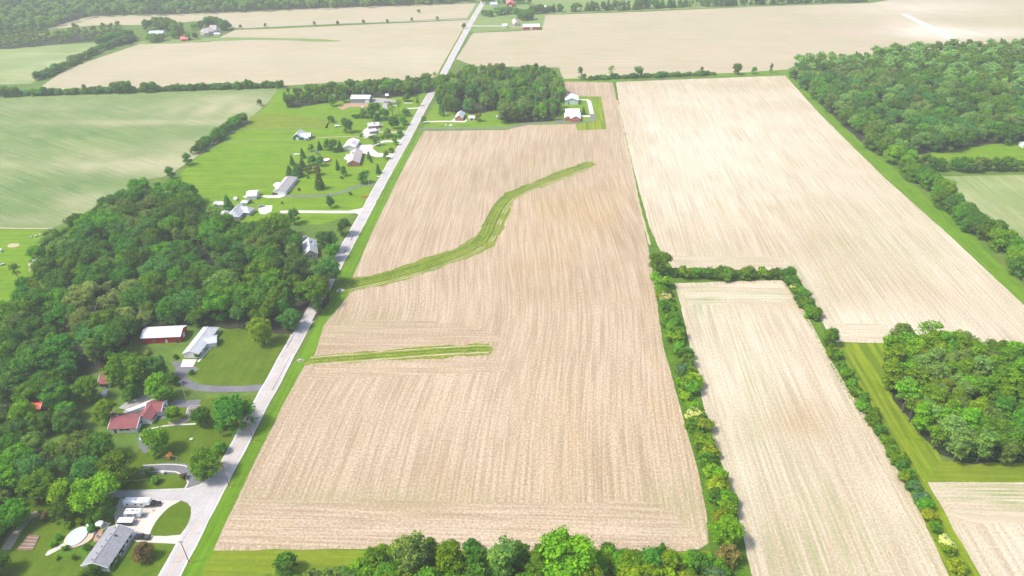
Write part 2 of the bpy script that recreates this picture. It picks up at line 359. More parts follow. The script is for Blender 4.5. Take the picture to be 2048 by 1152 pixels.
fieldobj('corner_field', [(1855,964),(2250,966),(2250,1210),(2020,1210),(1960,1150),(1900,1045)], .03, 'field_bright', 5, [(1960,990,24,7,.6,0,0),(2040,985,30,8,.5,0,0),(2000,1050,40,30,0,0,.3)], amp=.4,
 rowfn=lambda x, y: (y, x) if y > G(1950,1030).y else (x, y))
fieldobj('east_crop_field', [(1880,353),(2300,345),(2300,640),(2140,592),(2048,505),(1985,452),(1920,398)], .03, 'crop_light', 6, [(1930,370,30,12,.5,0,0),(1960,430,12,40,.1,.5,0),(2000,370,30,10,0,.4,0),(2040,470,20,14,.5,0,0),(1925,390,8,14,0,.7,.2)])
# far fields
fieldobj('east_far_field', [(912,118),(946,66),(1084,60),(1091,30),(1300,23),(1500,14),(1740,6),(1800,-3),(1860,-30),(2400,-30),(2400,90),(1560,140),(1470,147),(1300,152),(1128,160),(1118,135),(950,132)],
 .03, 'field_far', 12, [(1700,60,120,40,0,0,.3),(1500,110,150,40,0,.1,.15),(1850,60,50,60,0,.9,0),(1950,65,120,35,0,.8,0),(1850,15,120,60,0,.7,0),(2000,10,80,60,.1,0,.1),(1300,60,200,30,.15,0,0),(1250,100,160,30,.1,0,.2),(1350,135,120,14,0,0,.3)], rowfn=E_W, amp=1)
fieldobj('west_far_field', [(84,172),(128,142),(170,125),(280,88),(420,84),(470,60),(560,57),(780,47),(938,40),(924,72),(870,158),(700,163),(560,172),(250,180),(110,185)],
 .03, 'field_far', 12, [(500,80,60,30,0,0,.12),(400,120,160,50,0,.1,.1),(700,110,160,60,.15,.1,0),(520,95,60,60,0,0,.25),(250,150,120,20,.3,0,0),(850,120,60,60,0,.25,0)], rowfn=E_W, amp=1)
fieldobj('north_far_field', [(84,58),(120,42),(170,32),(300,30),(500,24),(700,13),(952,7),(934,36),(780,43),(560,53),(480,57),(440,46),(400,42),(300,50),(200,50),(100,58)],
 .03, 'field_far', 14, [(300,40,150,40,.1,0,0),(750,25,160,40,.15,0,.05)], rowfn=E_W, amp=1)
fieldobj('west_meadow', [(-200,100),(0,98),(110,91),(215,84),(165,120),(80,158),(60,168),(-200,176)], .03, 'crop_light', 12, [(60,110,40,14,0,.6,0),(110,125,30,20,0,.7,0),(50,140,20,8,0,.7,0),(75,155,30,8,0,.8,.2)], rowfn=E_W, amp=1)
fieldobj('west_crop_field', [(-260,206),(0,200),(300,190),(556,179),(541,200),(500,238),(440,283),(380,322),(335,352),(280,362),(170,425),(104,457),(0,455),(-260,452)],
 .03, 'crop_green', 7, [(330,245,140,8,0,.9,.3),(450,215,70,40,0,1.1,.1),(400,300,50,30,0,.9,.2),(330,335,50,20,0,.9,.2),(250,330,70,18,0,1.0,0),(200,400,26,18,0,.85,0),(430,280,16,14,0,.8,.2),(100,215,90,14,.1,.5,0),(100,270,70,20,.6,0,0),(60,380,60,24,.5,0,0),
 (300,330,40,9,0,.6,.3),(20,440,60,10,0,.5,.1),(350,200,80,6,.2,.3,0),(150,300,60,8,0,.4,0),(480,195,40,12,0,.6,.1),(30,330,40,10,0,.4,0),(170,430,14,6,0,.7,.2)], amp=.8,
 rowfn=lambda x, y: (x*.5+y*.87, y*.5-x*.87))
flat('track', [(-100,454),(104,456.5),(104,458.5),(-100,456.5)], .05, 'dirt_tan', .3)
flat('field_edge', [(-260,196),(0,193),(300,184),(552,176),(556,180),(300,191),(0,202),(-260,208)], .02, 'grass_far', .5)
# meadows and lawns
flat('meadow', [(-150,458),(104,459),(72,500),(75,540),(20,600),(-150,640)], .02, 'grass_lawn', .8)
flat('dirt_patch', [(14,490),(24,486),(38,487),(40,491),(28,495),(15,495)], .04, 'dirt_tan', 2.0, step=1.5, smooth=1)
flat('dirt_patch', [(55,545),(64,510),(76,512),(78,530),(68,540)], .04, 'dirt_tan', 1.2, smooth=1)
flat('lawn', [(556,180),(680,176),(760,172),(868,166),(858,190),(832,262),(800,330),(737,418),(640,450),(440,440),(380,405),(350,360),(385,322),(445,283),(505,238),(540,202)], .03, 'grass_lawn', .5)
flat('lawn', [(502,232),(560,226),(640,238),(660,242),(655,256),(500,258),(480,262)], .05, 'grass_mown_ew', .6)
flat('lawn', [(662,238),(700,226),(735,228),(742,260),(700,270),(640,274),(650,255)], .05, 'grass_lawn', .6)
flat('lawn', [(872,205),(1000,220),(1120,215),(1125,195),(1160,192),(1202,194),(1212,257),(1155,260),(1151,248),(1056,250),(1013,259),(846,260),(858,225)], .045, 'grass_lawn', .4)
flat('lawn', [(1158,193),(1202,193),(1213,258),(1155,261),(1153,250),(1190,240),(1196,215),(1184,196)], .055, 'grass_mown', .3)
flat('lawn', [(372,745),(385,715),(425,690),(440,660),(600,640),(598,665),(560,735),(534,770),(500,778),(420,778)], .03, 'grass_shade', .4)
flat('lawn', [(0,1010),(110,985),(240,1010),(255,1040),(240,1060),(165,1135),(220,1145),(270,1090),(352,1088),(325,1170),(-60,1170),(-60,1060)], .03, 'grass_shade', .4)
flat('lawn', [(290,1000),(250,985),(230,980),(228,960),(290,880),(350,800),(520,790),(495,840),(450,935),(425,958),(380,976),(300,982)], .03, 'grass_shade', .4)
flat('lawn', [(945,5),(1000,0),(1300,-20),(1740,-30),(1742,4),(1300,20),(1092,28),(1084,57),(946,64),(930,62)], .02, 'grass_far', .8)
flat('grass_bank', [(-300,-60),(960,-60),(962,5),(700,14),(500,24),(300,30),(170,34),(60,80),(100,92),(-300,110)], .02, 'grass_far', .8)
flat('grass_waterway', [(250,84),(440,74),(560,76),(640,78),(695,82),(640,84),(560,80),(470,80),(300,90)], .06, 'grass_far', 1.5, smooth=1)
# verges beside the road
flat('verge', [(840,262),(848,262),(812,325),(775,400),(742,469),(706,553),(697,590),(671,622),(647,651),(629,710),(607,734),(564,812),(480,984),(425,1102),(393,1170),(350,1170),(500,890),(630,650),(700,510),(740,430),(800,330)], .055, 'grass_verge', .25)
flat('lawn', [(360,1170),(425,1100),(700,1099),(1000,1102),(1260,1107),(1450,1100),(1500,1170)], .02, 'grass_mown_ew', .4)
# grassed waterways
ww1 = [(693,588),(698,586),(793,564),(873,538),(957,509),(990,491),(1003,462),(1007,451),(1025,402),(1054,386),(1140,354),(1192,331),(1187,324),(1167,325),(1126,340),(1074,361),(1036,378),(1007,387),(998,400),(987,411),(965,455),(952,473),(910,498),(815,528),(739,553),(706,556),(690,562)]
flat('grass_waterway', ww1, .07, 'grass_water', 2.0, 1.5)
ww2 = [(620,712),(740,703),(870,692),(955,686),(978,687),(989,699),(980,709),(955,711),(800,720),(680,727),(603,731)]
flat('grass_waterway', ww2, .07, 'grass_water', 1.6, 1.5)
c1 = [(700,574),(800,551),(885,524),(945,498),(975,475),(990,440),(1008,408),(1030,390),(1085,366),(1185,329)]
for k, (of, m, w) in enumerate(((4.2,'grass_hedge',.9),(1.6,'grass_hedge',.5),(-1.2,'grass_hedge',.9),(-4.6,'dirt_tan',.5),(-2.8,'dirt_tan',.4),(6,'grass_hedge',.9))):
    ribbon('mowing_line', c1, w, .085+.004*k, m, .7, off=of)
c2 = [(620,722),(740,713),(870,703),(960,698),(978,698)]
for k, (of, m, w) in enumerate(((3.0,'dirt_tan',.7),(-3.2,'dirt_tan',.9),(1.0,'grass_hedge',.9),(-1.2,'grass_hedge',.6))):
    ribbon('mowing_line', c2, w, .085+.004*k, m, .6, off=of)
# right-hand grass
flat('grass_strip', [(1668,685),(1780,686),(1810,760),(1885,925),(2250,927),(2250,966),(1855,963),(1900,1045),(1972,1170),(1905,1170),(1850,1045),(1700,780)], .02, 'grass_mown', .4)
flat('grass_strip', [(1880,922),(2250,926),(2250,965),(1858,962)], .045, 'grass_mown_ew', .5)
flat('grass_strip', [(1570,150),(1578,150),(1650,215),(1780,330),(1930,455),(2048,575),(2160,690),(2140,694),(2048,610),(1900,472),(1760,347),(1640,228)], .05, 'grass_verge', .6)
flat('meadow', [(1815,288),(2300,284),(2300,322),(1830,322)], .03, 'grass_lawn', .6)
flat('grass_strip', [(1226,163),(1232,164),(1240,220),(1259,304),(1276,374),(1299,455),(1320,500),(1345,536),(1450,539),(1592,545),(1600,562),(1568,560),(1350,566),(1368,640),(1390,740),(1420,865),(1450,945),(1480,1050),(1508,1170),(1440,1170),(1418,1086),(1413,1026),(1394,931),(1361,815),(1326,690),(1310,565),(1296,492),(1271,374),(1256,302),(1245,250)], .06, 'grass_hedge', .5)
ribbon('grass_strip', [(1235,200),(1251,280),(1264,338),(1276,400),(1290,455),(1300,490)], 1.5, .08, 'dirt_tan', .8)
flat('grass_strip', [(1592,545),(1600,562),(1568,560),(1600,605),(1645,690),(1700,785),(1712,775),(1680,700),(1650,655),(1615,590)], .06, 'grass_hedge', .4)
flat('grass_strip', [(1125,158),(1300,150),(1470,146),(1572,139),(1578,150),(1300,156),(1228,165),(1120,163)], .055, 'grass_verge', .5)
flat('headland_track', [(1800,28),(1812,27),(1850,45),(1918,77),(1892,79),(1845,52)], .06, 'gravel_pale', .6)
# woodland floors
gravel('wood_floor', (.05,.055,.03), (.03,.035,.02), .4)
# ---------------------------------------------------------------- roads and drives
ROAD = [(300,1225),(338.6,1152),(372,1090),(427,986),(483,880),(537,780),(590,682),(634,602),(680,517),(728,430),(768,356),(808,286),(837,232),(858,195),(880,160),(904,115),(925,76),(942,45),(966,4),(985,-35)]
RC = spline([G(*p) for p in ROAD], 6)
ribbon('road_shoulder', RC, 7.9, .09, 'shoulder', .5, world=True)
ribbon('road', RC, 6.5, .12, 'road_old', .15, world=True)
near = [p for p in RC if dist(p) < 330]
def seg(a, b, s): return [p for p in s if G(0,a).y*0+a <= dist(p) <= b]
def dashline(y0, y1, w, mat, off, z, name='road_marking'):
    P = [p for p in RC if y0 <= p.y <= y1]
    if len(P) > 1: ribbon(name, P, w, z, mat, .08, world=True, off=off)
yj0, yj1 = G(410,1025).y, G(440,967).y
dashline(-100, yj0, .35, 'paint_yellow', .05, .13); dashline(yj1, G(590,682).y, .33, 'paint_yellow', .05, .13)
for k in range(14):
    y0 = G(634,602).y + k*13 - 50; dashline(y0, y0+7, .22, 'paint_yellow', .05, .13)
def crack(px, off, L, w):
    g = G(*px); P = [p for p in RC if abs(p.y-g.y) < L/2+3]
    if len(P) > 1: ribbon('tar_patch', P, w, .135, 'tar', .5, world=True, off=off)
crack((500,845), 2.3, 14, .9); crack((690,500), -.8, 6, 1.0); crack((700,478), -.4, 8, .7); crack((672,535), 2.2, 9, .8); crack((640,590), 2.4, 8, .3); crack((385,1080), 1.8, 10, .25); crack((590,670), 2.3, 30, .3); crack((560,740), -1.9, 26, .25)
for i in range(26):      # transverse sealed cracks
    p = RC[8] if 0 else G(*[(a+(b-a)*((i*.618)%1)) for a, b in ((345,770),(1140,350))]); j = min(range(len(RC)), key=lambda k: abs(RC[k].y-p.y)); q = RC[j]
    a = random.uniform(-3,1); P = [Vector((q.x+a+t*.7, q.y+random.uniform(-.3,.3), 0)) for t in range(random.randint(3,6))]
    ribbon('tar_patch', P, .09, .137, 'tar', .05, world=True)
flat('side_street', [(40,984),(228,983),(300,981),(376,978),(400,971),(425,955),(442,935),(455,940),(430,990),(385,1060),(372,1055),(381,1032),(382,1016),(375,1006),(362,1001),(325,1001),(250,995),(40,997)], .105, 'road_old', .1, 2)
flat('street_edge', [(40,982),(228,981),(300,979.5),(376,976.5),(399,969.5),(424,953),(441,932),(446,938),(425,958),(400,972),(376,979),(40,986)], .10, 'shoulder', .1, 2)
flat('driveway', [(240,996),(325,999),(364,1000),(345,1011),(325,1030),(311,1050),(298,1071),(330,1072.5),(366,1069),(352,1088),(310,1086),(268,1083),(262,1062),(232,1058),(228,1030)], .08, 'gravel_pale', .3, 2)
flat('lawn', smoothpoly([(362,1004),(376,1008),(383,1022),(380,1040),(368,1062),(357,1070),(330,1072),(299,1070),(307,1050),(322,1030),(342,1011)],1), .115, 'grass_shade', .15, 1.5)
ribbon('driveway', [(286,940),(330,936),(362,937),(385,948),(397,962)], 6.0, .08, 'asphalt', .3)
flat('driveway', [(372,945),(392,948),(416,962),(412,970),(380,977),(372,977),(376,960)], .085, 'asphalt', .2)
ribbon('driveway_edge', [(286,931),(330,929),(368,931),(392,942),(412,961)], .5, .09, 'concrete', .1)
ribbon('driveway_edge', [(290,944),(330,942),(352,944),(372,953),(376,966),(370,977)], .5, .09, 'concrete', .1)
ribbon('driveway', [(392,742),(366,733),(358,742),(362,758),(376,769),(395,775),(430,778),(480,778),(525,776)], 4.6, .08, 'asphalt', .2)
flat('driveway', [(343,723),(364,724),(366,735),(388,735),(388,745),(356,752),(350,735)], .082, 'asphalt', .3)
flat('driveway', [(505,770),(532,769),(524,785),(508,779)], .082, 'asphalt', .2)
flat('concrete_apron', [(366,719),(394,719),(386,734),(361,734)], .10, 'concrete', .05)
ribbon('footpath', [(396,724),(404,715),(415,702),(424,692)], 1.2, .09, 'concrete', .1)
ribbon('driveway', [(300,770),(298,788),(285,800),(255,810),(246,818)], 5, .08, 'gravel_grey', .5)
flat('driveway', [(246,822),(285,806),(320,792),(330,800),(300,822),(255,836)], .085, 'gravel_grey', .3)
ribbon('driveway', [(328,838),(335,815),(348,806),(370,808),(400,806)], 5, .082, 'asphalt', .4)
ribbon('driveway', [(300,902),(292,890),(288,876),(291,866)], 5, .082, 'asphalt', .3)
ribbon('footpath', [(290,860),(330,852),(370,849),(392,848)], .9, .09, 'gravel_pale', .2)
ribbon('footpath', [(360,850),(375,842),(388,834)], .7, .095, 'gravel_pale', .2)
flat('dirt_patch', [(335,845),(352,838),(382,836),(370,846),(345,852)], .075, 'path_dirt', .5)
ribbon('dirt_track', [(10,1100),(22,1080),(40,1055),(58,1036),(76,1025)], 3.4, .06, 'path_dirt', 1.0)
ribbon('dirt_track', [(-10,1090),(8,1065),(22,1045),(30,1040)], 3.0, .058, 'wood_floor', 1.0)
ribbon('dirt_track', [(165,740),(190,730),(205,722)], 4, .06, 'path_dirt', 1.0)
ribbon('dirt_track', [(60,915),(74,905),(82,897)], 4, .06, 'gravel_grey', .6)
ribbon('footpath', [(700,540),(690,534),(672,540)], .01, .01, 'concrete')
flat('driveway', [(652,536),(676,534),(670,545),(665,543)], .08, 'gravel_pale', .1)
flat('driveway', [(680,484),(690,480),(705,481),(699,487),(684,487)], .08, 'asphalt', .1)
ribbon('driveway', [(560,424),(600,423.5),(650,424),(700,424),(722,423)], 4.4, .08, 'gravel_pale', .15)
flat('driveway', [(700,421),(730,415),(724,432),(712,427)], .085, 'gravel_pale', .1)
flat('concrete_apron', [(516,420),(521,411),(545,411),(543,423),(530,429),(520,428)], .08, 'concrete', .3)
ribbon('driveway', [(569,392.6),(600,392.2),(625,392),(652,390.6),(671,388),(690,382),(710,374),(730,369.5),(759,368.5)], 3.2, .08, 'asphalt', .12)
flat('concrete_apron', [(552,383),(566,384),(570,392),(560,396),(536,396),(520,393),(492,396),(484,393),(500,391),(530,391),(550,391)], .085, 'concrete', .2)
ribbon('footpath', [(567,388),(580,381),(590,372)], .9, .09, 'concrete', .1)
flat('concrete_apron', [(700,291),(748,289),(745,297),(756,306),(778,307),(790,308),(787,314),(752,314),(745,312),(728,307),(715,305)], .08, 'concrete', .2)
ribbon('driveway', [(746,291),(756,286),(770,283),(785,282.5),(806,281)], 4.6, .08, 'concrete', .15)
ribbon('driveway', [(750,310.5),(770,311),(795,311)], 5.5, .082, 'concrete', .15)
ribbon('dirt_track', [(622,277),(660,274.5),(700,273),(718,273)], 1.6, .08, 'dirt_tan', .4)
flat('garden_bed', [(722,272),(727,260),(737,253),(756,262),(752,268),(735,275),(728,277)], .08, 'gravel_pale', .4)
ribbon('footpath', [(748,265),(765,264),(790,264.5),(815,263.5)], 2.4, .082, 'gravel_pale', .3)
flat('dirt_patch', [(762,248),(767,248),(756,265),(752,264)], .08, 'path_dirt', .2)
flat('dirt_patch', [(672,212),(684,215),(690,206),(702,204),(735,207),(738,213),(700,214),(685,220)], .08, 'dirt', .5)
flat('gravel_yard', [(742,197),(762,196),(795,201),(793,212),(776,212),(772,224),(766,220),(764,205),(744,206)], .08, 'gravel_grey', .4)
ribbon('driveway', [(812,217.5),(830,216.5),(848,215.5)], 4.0, .08, 'gravel_pale', .15)
ribbon('driveway', [(808,206),(825,206)], 2.6, .08, 'gravel_pale', .15)
ribbon('driveway', [(855,178),(866,176),(872,162)], 4.6, .08, 'gravel_pale', .15)
ribbon('driveway', [(846,244),(880,243),(905,243),(930,243.5)], 3.4, .08, 'concrete', .12)
flat('concrete_apron', [(906,238),(928,235),(934,240),(930,245),(902,244)], .085, 'concrete', .2)
ribbon('driveway', [(838,257.5),(880,257),(1013,256),(1033,252),(1056,247.5),(1090,245.5),(1168,244.5),(1183,242.5),(1187,236),(1183,228)], 3.6, .08, 'asphalt', .12)
flat('driveway', [(1114,239),(1127,239),(1128,244.5),(1113,245)], .085, 'asphalt', .1)
flat('driveway', [(1181,228),(1188,229),(1190,238),(1184,243),(1180,240)], .086, 'asphalt', .2)
ribbon('driveway', [(1184,229),(1181,215),(1178,203),(1174,199.5),(1158,199.5)], 4.0, .08, 'concrete', .15)
ribbon('driveway', [(1160,232.5),(1182,232.5)], 5, .08, 'concrete', .1)
ribbon('footpath', [(1131,237.5),(1140,235),(1146,232)], 1.4, .08, 'concrete', .1)
ribbon('driveway', [(944,52),(1000,52),(1010,51.5)], 5, .08, 'gravel_pale', .2)
ribbon('driveway', [(1010,52.5),(1036,54),(1045,53)], 4, .08, 'dirt_tan', .3)
ribbon('farm_lane', [(440,58),(480,54.5),(560,51),(700,46),(780,43.5),(860,41),(938,37.5)], 4.5, .08, 'gravel_grey', .4)
ribbon('road_edge', [(925,62),(905,97),(885,132),(870,160)], 2.2, .07, 'grass_mown_ew', .4)
flat('gravel_pad', [(672,581),(678,577.5),(688,578),(689,581.5),(682,585),(673,584)], .09, 'gravel_pale', .2, smooth=1)
flat('gravel_pad', [(593,720),(606,718),(608,722),(595,724)], .09, 'gravel_grey', .3)
# ---------------------------------------------------------------- trees
ICO = None
def ico(sub):
    bm = bmesh.new(); bmesh.ops.create_icosphere(bm, subdivisions=sub, radius=1)
    v = np.array([x.co[:] for x in bm.verts]); f = np.array([[q.index for q in p.verts] for p in bm.faces]); bm.free(); return v, f
ICO = ico(1)
def leafcloud(clumps, leaves, size, seed, core=.6, flat_=.0, squash=.8, droop=0):
    "clumps: (x,y,z,r). returns verts, faces arrays made of small leaf sprays around rough cores"
    r = np.random.default_rng(seed); V = []; Fq = []; k = 0; T = []
    cv, cf = ICO
    for (x, y, z, rad) in clumps:
        c = np.array([x,y,z])
        if core:
            v = cv*(rad*core*(1+r.normal(0,.2,(len(cv),1))))*np.array([1,1,squash])+c
            V.append(v); T.append(cf+k); k += len(v)
        n = max(6, int(leaves*(rad**2)))
        d = r.normal(size=(n,3)); d /= np.linalg.norm(d,axis=1)[:,None]
        d[:,2] = np.where(d[:,2] < -.35, -d[:,2], d[:,2])
        pos = c + d*np.array([1,1,squash])*rad*r.uniform(.68,1.25,(n,1))
        nn = d + r.normal(0,.55,(n,3)) + np.array([0,0,.35]); nn /= np.linalg.norm(nn,axis=1)[:,None]
        a = np.cross(nn, r.normal(size=(n,3))); a /= np.linalg.norm(a,axis=1)[:,None]; b = np.cross(nn, a)
        s = size*r.uniform(.45,1.5,(n,1)); s2 = s*r.uniform(.5,1,(n,1))
        q = np.stack([pos-a*s, pos-b*s2-nn*s*.15, pos+a*s, pos+b*s2-nn*s*.15],1).reshape(-1,3)
        V.append(q); Fq.append(np.arange(4*n).reshape(-1,4)+k); k += 4*n
    return np.concatenate(V), (np.concatenate(T) if T else np.zeros((0,3),int)), (np.concatenate(Fq) if Fq else np.zeros((0,4),int))
def npmesh(name, V, T, Q, mat):
    me = bpy.data.meshes.new(name); me.vertices.add(len(V)); me.vertices.foreach_set('co', V.astype(np.float32).ravel())
    nl = T.size+Q.size; me.loops.add(nl); me.loops.foreach_set('vertex_index', np.concatenate([T.ravel(), Q.ravel()]).astype(np.int32))
    np_ = len(T)+len(Q); me.polygons.add(np_)
    st = np.concatenate([np.arange(len(T))*3, len(T)*3+np.arange(len(Q))*4]).astype(np.int32)
    me.polygons.foreach_set('loop_start', st); me.update(calc_edges=True); me.validate(); me.materials.append(MATS[mat]); return me
def broad_clumps(seed, h=14, r=5.5, base=.28, n=46, cr=1.9, lean=0, shape=0):
    q = random.Random(seed); out = []
    lobes = [(q.uniform(0,6.28), q.uniform(.3,.62), q.uniform(.2,.95)) for _ in range(q.randint(4,7))]
    for i in range(n):
        if i % 3 == 0: a = q.uniform(0,6.28); e = q.uniform(-.95,.9); rr = (1-e*e*(.45 if e < 0 else 1))**.5; x, y, z = math.cos(a)*rr*.78*q.uniform(.7,1), math.sin(a)*rr*.78*q.uniform(.7,1), e
        else:
            L = lobes[q.randrange(len(lobes))]; a = L[0]+q.gauss(0,.45); x = math.cos(a)*L[1]+q.gauss(0,.2); y = math.sin(a)*L[1]+q.gauss(0,.2); z = L[2]+q.gauss(0,.2)-.25
            m = math.sqrt(x*x+y*y+z*z)
            if m > .95: x, y, z = x/m*.95, y/m*.95, z/m*.95
        hz = h*(1-base)/2; zc = h*base+hz
        if shape == 1: k = 1-.35*z; x *= k; y *= k
        if shape == 2: k = 1+.25*z; x *= k; y *= k
        out.append((x*r, y*r, zc+z*hz*.86, cr*q.uniform(.65,1.2)))
    return out
def trunkmesh(seed, h, r0, r=4, limbs=7, name='trunk'):
    q = random.Random(seed); m = MB(); p = Vector((0,0,-.3)); rr = r0
    for i in range(4):
        p2 = p+Vector((q.uniform(-.25,.25), q.uniform(-.25,.25), h*.2)); m.tube(p, p2, rr, rr*.78, 7)
        if i > 0:
            for _ in range(limbs//3+1):
                a = q.uniform(0,6.28); e = p2+Vector((math.cos(a)*r*.75, math.sin(a)*r*.75, h*q.uniform(.12,.32)))
                mid = p2.lerp(e,.5)+Vector((0,0,h*.03)); m.tube(p2, mid, rr*.42, rr*.26, 5); m.tube(mid, e, rr*.26, rr*.08, 5)
        p = p2; rr *= .78
    me = bpy.data.meshes.new(name); me.from_pydata(m.v, [], m.f); me.materials.append(MATS['bark']); return me
def conifer(seed, h=12, r=3.2):
    q = random.Random(seed); out = []; n = 13
    for i in range(n):
        t = i/(n-1); z = .6+t*(h-1.2); R0 = r*(1-t)**.85*(1 if i % 2 else .82)+.25; k = max(1, int(R0*3.4))
        for j in range(k):
            a = 6.28*j/k+i*1.3+q.uniform(-.2,.2); out.append((math.cos(a)*R0*.68, math.sin(a)*R0*.68, z+q.uniform(-.2,.2), .34+R0*.26))
    return out
PR = {}
def proto(kind, crown_args, trunk, n0):
    PR.setdefault(kind, []).append((npmesh('crown', *leafcloud(*crown_args), 'leaf'), trunk))
for k in range(6): proto('oak', (broad_clumps(100+k, 14, 7.0+.4*(k%3), .04, 64, 2.15, shape=k%3), 22, .38, k), trunkmesh(k, 12, .42), 0)
for k in range(3): proto('tall', (broad_clumps(200+k, 18, 3.9, .1, 60, 1.6, shape=k%2), 24, .36, 20+k), trunkmesh(20+k, 16, .36, 2.6), 0)
for k in range(2): proto('sparse', (broad_clumps(300+k, 15, 4.6, .25, 34, 1.35, shape=2), 17, .34, 40+k, 0), trunkmesh(40+k, 15, .36, 4.2, 12), 0)
for k in range(2): proto('pine', (conifer(400+k, 12, 3.1+.5*k), 44, .30, 60+k, .7), trunkmesh(60+k, 11, .2, .8, 2), 0)
for k in range(4): proto('bush', (broad_clumps(500+k, 4.2, 2.6, .0, 26, 1.05, shape=k%3), 46, .24, 80+k, .8), trunkmesh(80+k, 3, .12, 1.2), 0)
for k in range(2): proto('round', (broad_clumps(600+k, 8, 3.3, .04, 42, 1.25, shape=1), 34, .28, 90+k), trunkmesh(90+k, 6, .18, 1.6), 0)
proto('willow', (broad_clumps(700, 11, 4.6, .0, 60, 1.3, shape=1), 36, .32, 95), trunkmesh(95, 8, .3, 2.6), 0)
PH = dict(oak=14, tall=18, sparse=15, pine=12, bush=4.2, round=8, willow=11)
COL = dict(d=(0.086,0.217,0.028), m=(0.124,0.281,0.022), y=(0.231,0.378,0.018), g=(0.234,0.312,0.084), w=(0.569,0.625,0.265), p=(0.143,0.099,0.054), t=(0.093,0.189,0.093), l=(0.177,0.362,0.018), b=(0.094,0.242,0.056),
           s=(0.164,0.275,0.062), o=(0.270,0.336,0.025), r=(0.184,0.157,0.059), f=(0.200,0.340,0.086))
NM = dict(oak='broadleaf_tree', tall='tall_tree', sparse='thin_tree', pine='conifer_tree', bush='shrub', round='young_tree', willow='spreading_tree')
CT = dict(oak='tree', tall='tree', sparse='tree', pine='conifer', bush='shrub', round='tree', willow='tree')
def size_word(h, kind, wide):
    r = h/PH[kind]; a = 'tall' if r > 1.08 else ('low' if r < .85 else 'medium'); b = 'broad' if wide > 1.05 else ('slim' if wide < .93 else '')
    return (a+' '+b).strip()
def tree(loc, kind, col, h, label, group=None, wide=1.0, name=None, v=None):
    if group: label = size_word(h, kind, wide)+' '+label
    P = PR[kind]; cm, tm = P[random.randrange(len(P)) if v is None else v % len(P)]
    s = h/PH[kind]; root = empty(name or NM[kind], (loc[0], loc[1], .02), random.uniform(0,6.28)); root.scale = (s*wide, s*wide, s)
    tag(root, label, CT[kind], group)
    c = bpy.data.objects.new('crown', cm); C.objects.link(c); c.parent = root; cc = COL[col]; c.color = (*cc, 1)
    if dist(loc) < 900 and kind != 'bush':
        t = bpy.data.objects.new('trunk', tm); C.objects.link(t); t.parent = root
    return root
def T(px, py, kind, col, h, label, wide=1.0, group=None): return tree(G(px, py), kind, col, h, label, group, wide)
def fill(poly, zc, dmin, tries=30, seed=0):
    "dart throwing inside a region given on the survey picture at crown height zc"
    q = random.Random(seed); P = [G(x, y, zc) for x, y in poly]; xs = [p.x for p in P]; ys = [p.y for p in P]
    cell = dmin; grid = {}; out = []
    A = (max(xs)-min(xs))*(max(ys)-min(ys)); N = int(A/(dmin*dmin)*tries/3)
    for _ in range(N):
        x, y = q.uniform(min(xs),max(xs)), q.uniform(min(ys),max(ys))
        if not inpoly(x, y, P): continue
        i, j = int(x//cell), int(y//cell); ok = True
        for a in (-1,0,1):
            for b in (-1,0,1):
                for (u, w) in grid.get((i+a,j+b), ()):
                    if (u-x)**2+(w-y)**2 < dmin*dmin: ok = False
        if ok: grid.setdefault((i,j), []).append((x,y)); out.append((x,y))
    return out
FL = []
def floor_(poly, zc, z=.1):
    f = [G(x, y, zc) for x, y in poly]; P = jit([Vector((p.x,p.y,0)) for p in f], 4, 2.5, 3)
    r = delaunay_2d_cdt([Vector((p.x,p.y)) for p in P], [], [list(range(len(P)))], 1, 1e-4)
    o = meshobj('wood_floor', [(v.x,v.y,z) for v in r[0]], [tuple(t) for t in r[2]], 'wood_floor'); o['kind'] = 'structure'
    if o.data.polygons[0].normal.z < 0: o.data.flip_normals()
wood_a = [(285,372),(345,368),(382,385),(385,412),(440,425),(500,446),(545,450),(590,468),(604,500),(606,520),(640,522),(656,545),(655,575),(625,610),(590,642),(545,640),(500,632),(440,628),(370,622),(300,632),(262,642),(225,685),(200,712),(150,722),(110,735),(60,765),(-60,800),(-60,645),(0,620),(40,590),(75,565),(85,540),(70,500),(110,480),(160,435),(200,415),(240,390)]
def zone(px, py):
    if py < 440 and px > 230: return 'at the northern tip of the large left wood', 'north tip of the large wood'
    if py < 520 and px < 260: return 'on the field side of the large left wood', 'field side of the large wood'
    if px > 480: return 'at the road side of the large left wood', 'road side of the large wood'
    if py > 590 and px > 250: return 'in the wood behind the red barn', 'part of the large wood behind the red barn'
    if py > 600: return 'in the large wood left of the barn', 'lower left part of the large wood'
    return 'in the middle of the large left wood', 'middle of the large wood'
def W2P(x, y, z):
    v = Vector((x, y, z-H)); cv = Ec*v.x + Nc*v.y + Uc*v.z
    return CX+cv.x/cv.z*F, CY+cv.y/cv.z*F
cols_w = ['d','d','b','m','d','b','m','s','d','m']
cname = dict(d='dark green', b='dark blue-green', m='mid green', s='greyish green', f='pale grey-green', l='fresh green', y='yellow-green', g='pale grey-green', w='whitish', o='yellow', p='plum', t='blue-green', r='brownish')
for i, (x, y) in enumerate(fill(wood_a, 9, 8.9, seed=3)):
    q = random.Random(i); px, py = W2P(x, y, 9); z, g = zone(px, py); c = q.choice(cols_w)
    k = 'oak' if q.random() < .76 else ('sparse' if q.random() < .5 else 'tall')
    if 150 < px < 290 and 560 < py < 650 and q.random() < .7: c = 'g'; k = 'sparse' if q.random() < .4 else 'oak'
    tree((x, y), k, c, q.uniform(10.5,17.5), f'{cname[c]} {"thin-crowned" if k=="sparse" else "round-crowned" if k=="oak" else "tall narrow"} tree {z}', f'{cname[c]} {k if k!="oak" else "round"} trees, {g}', q.uniform(.85,1.12), name='woodland_tree')
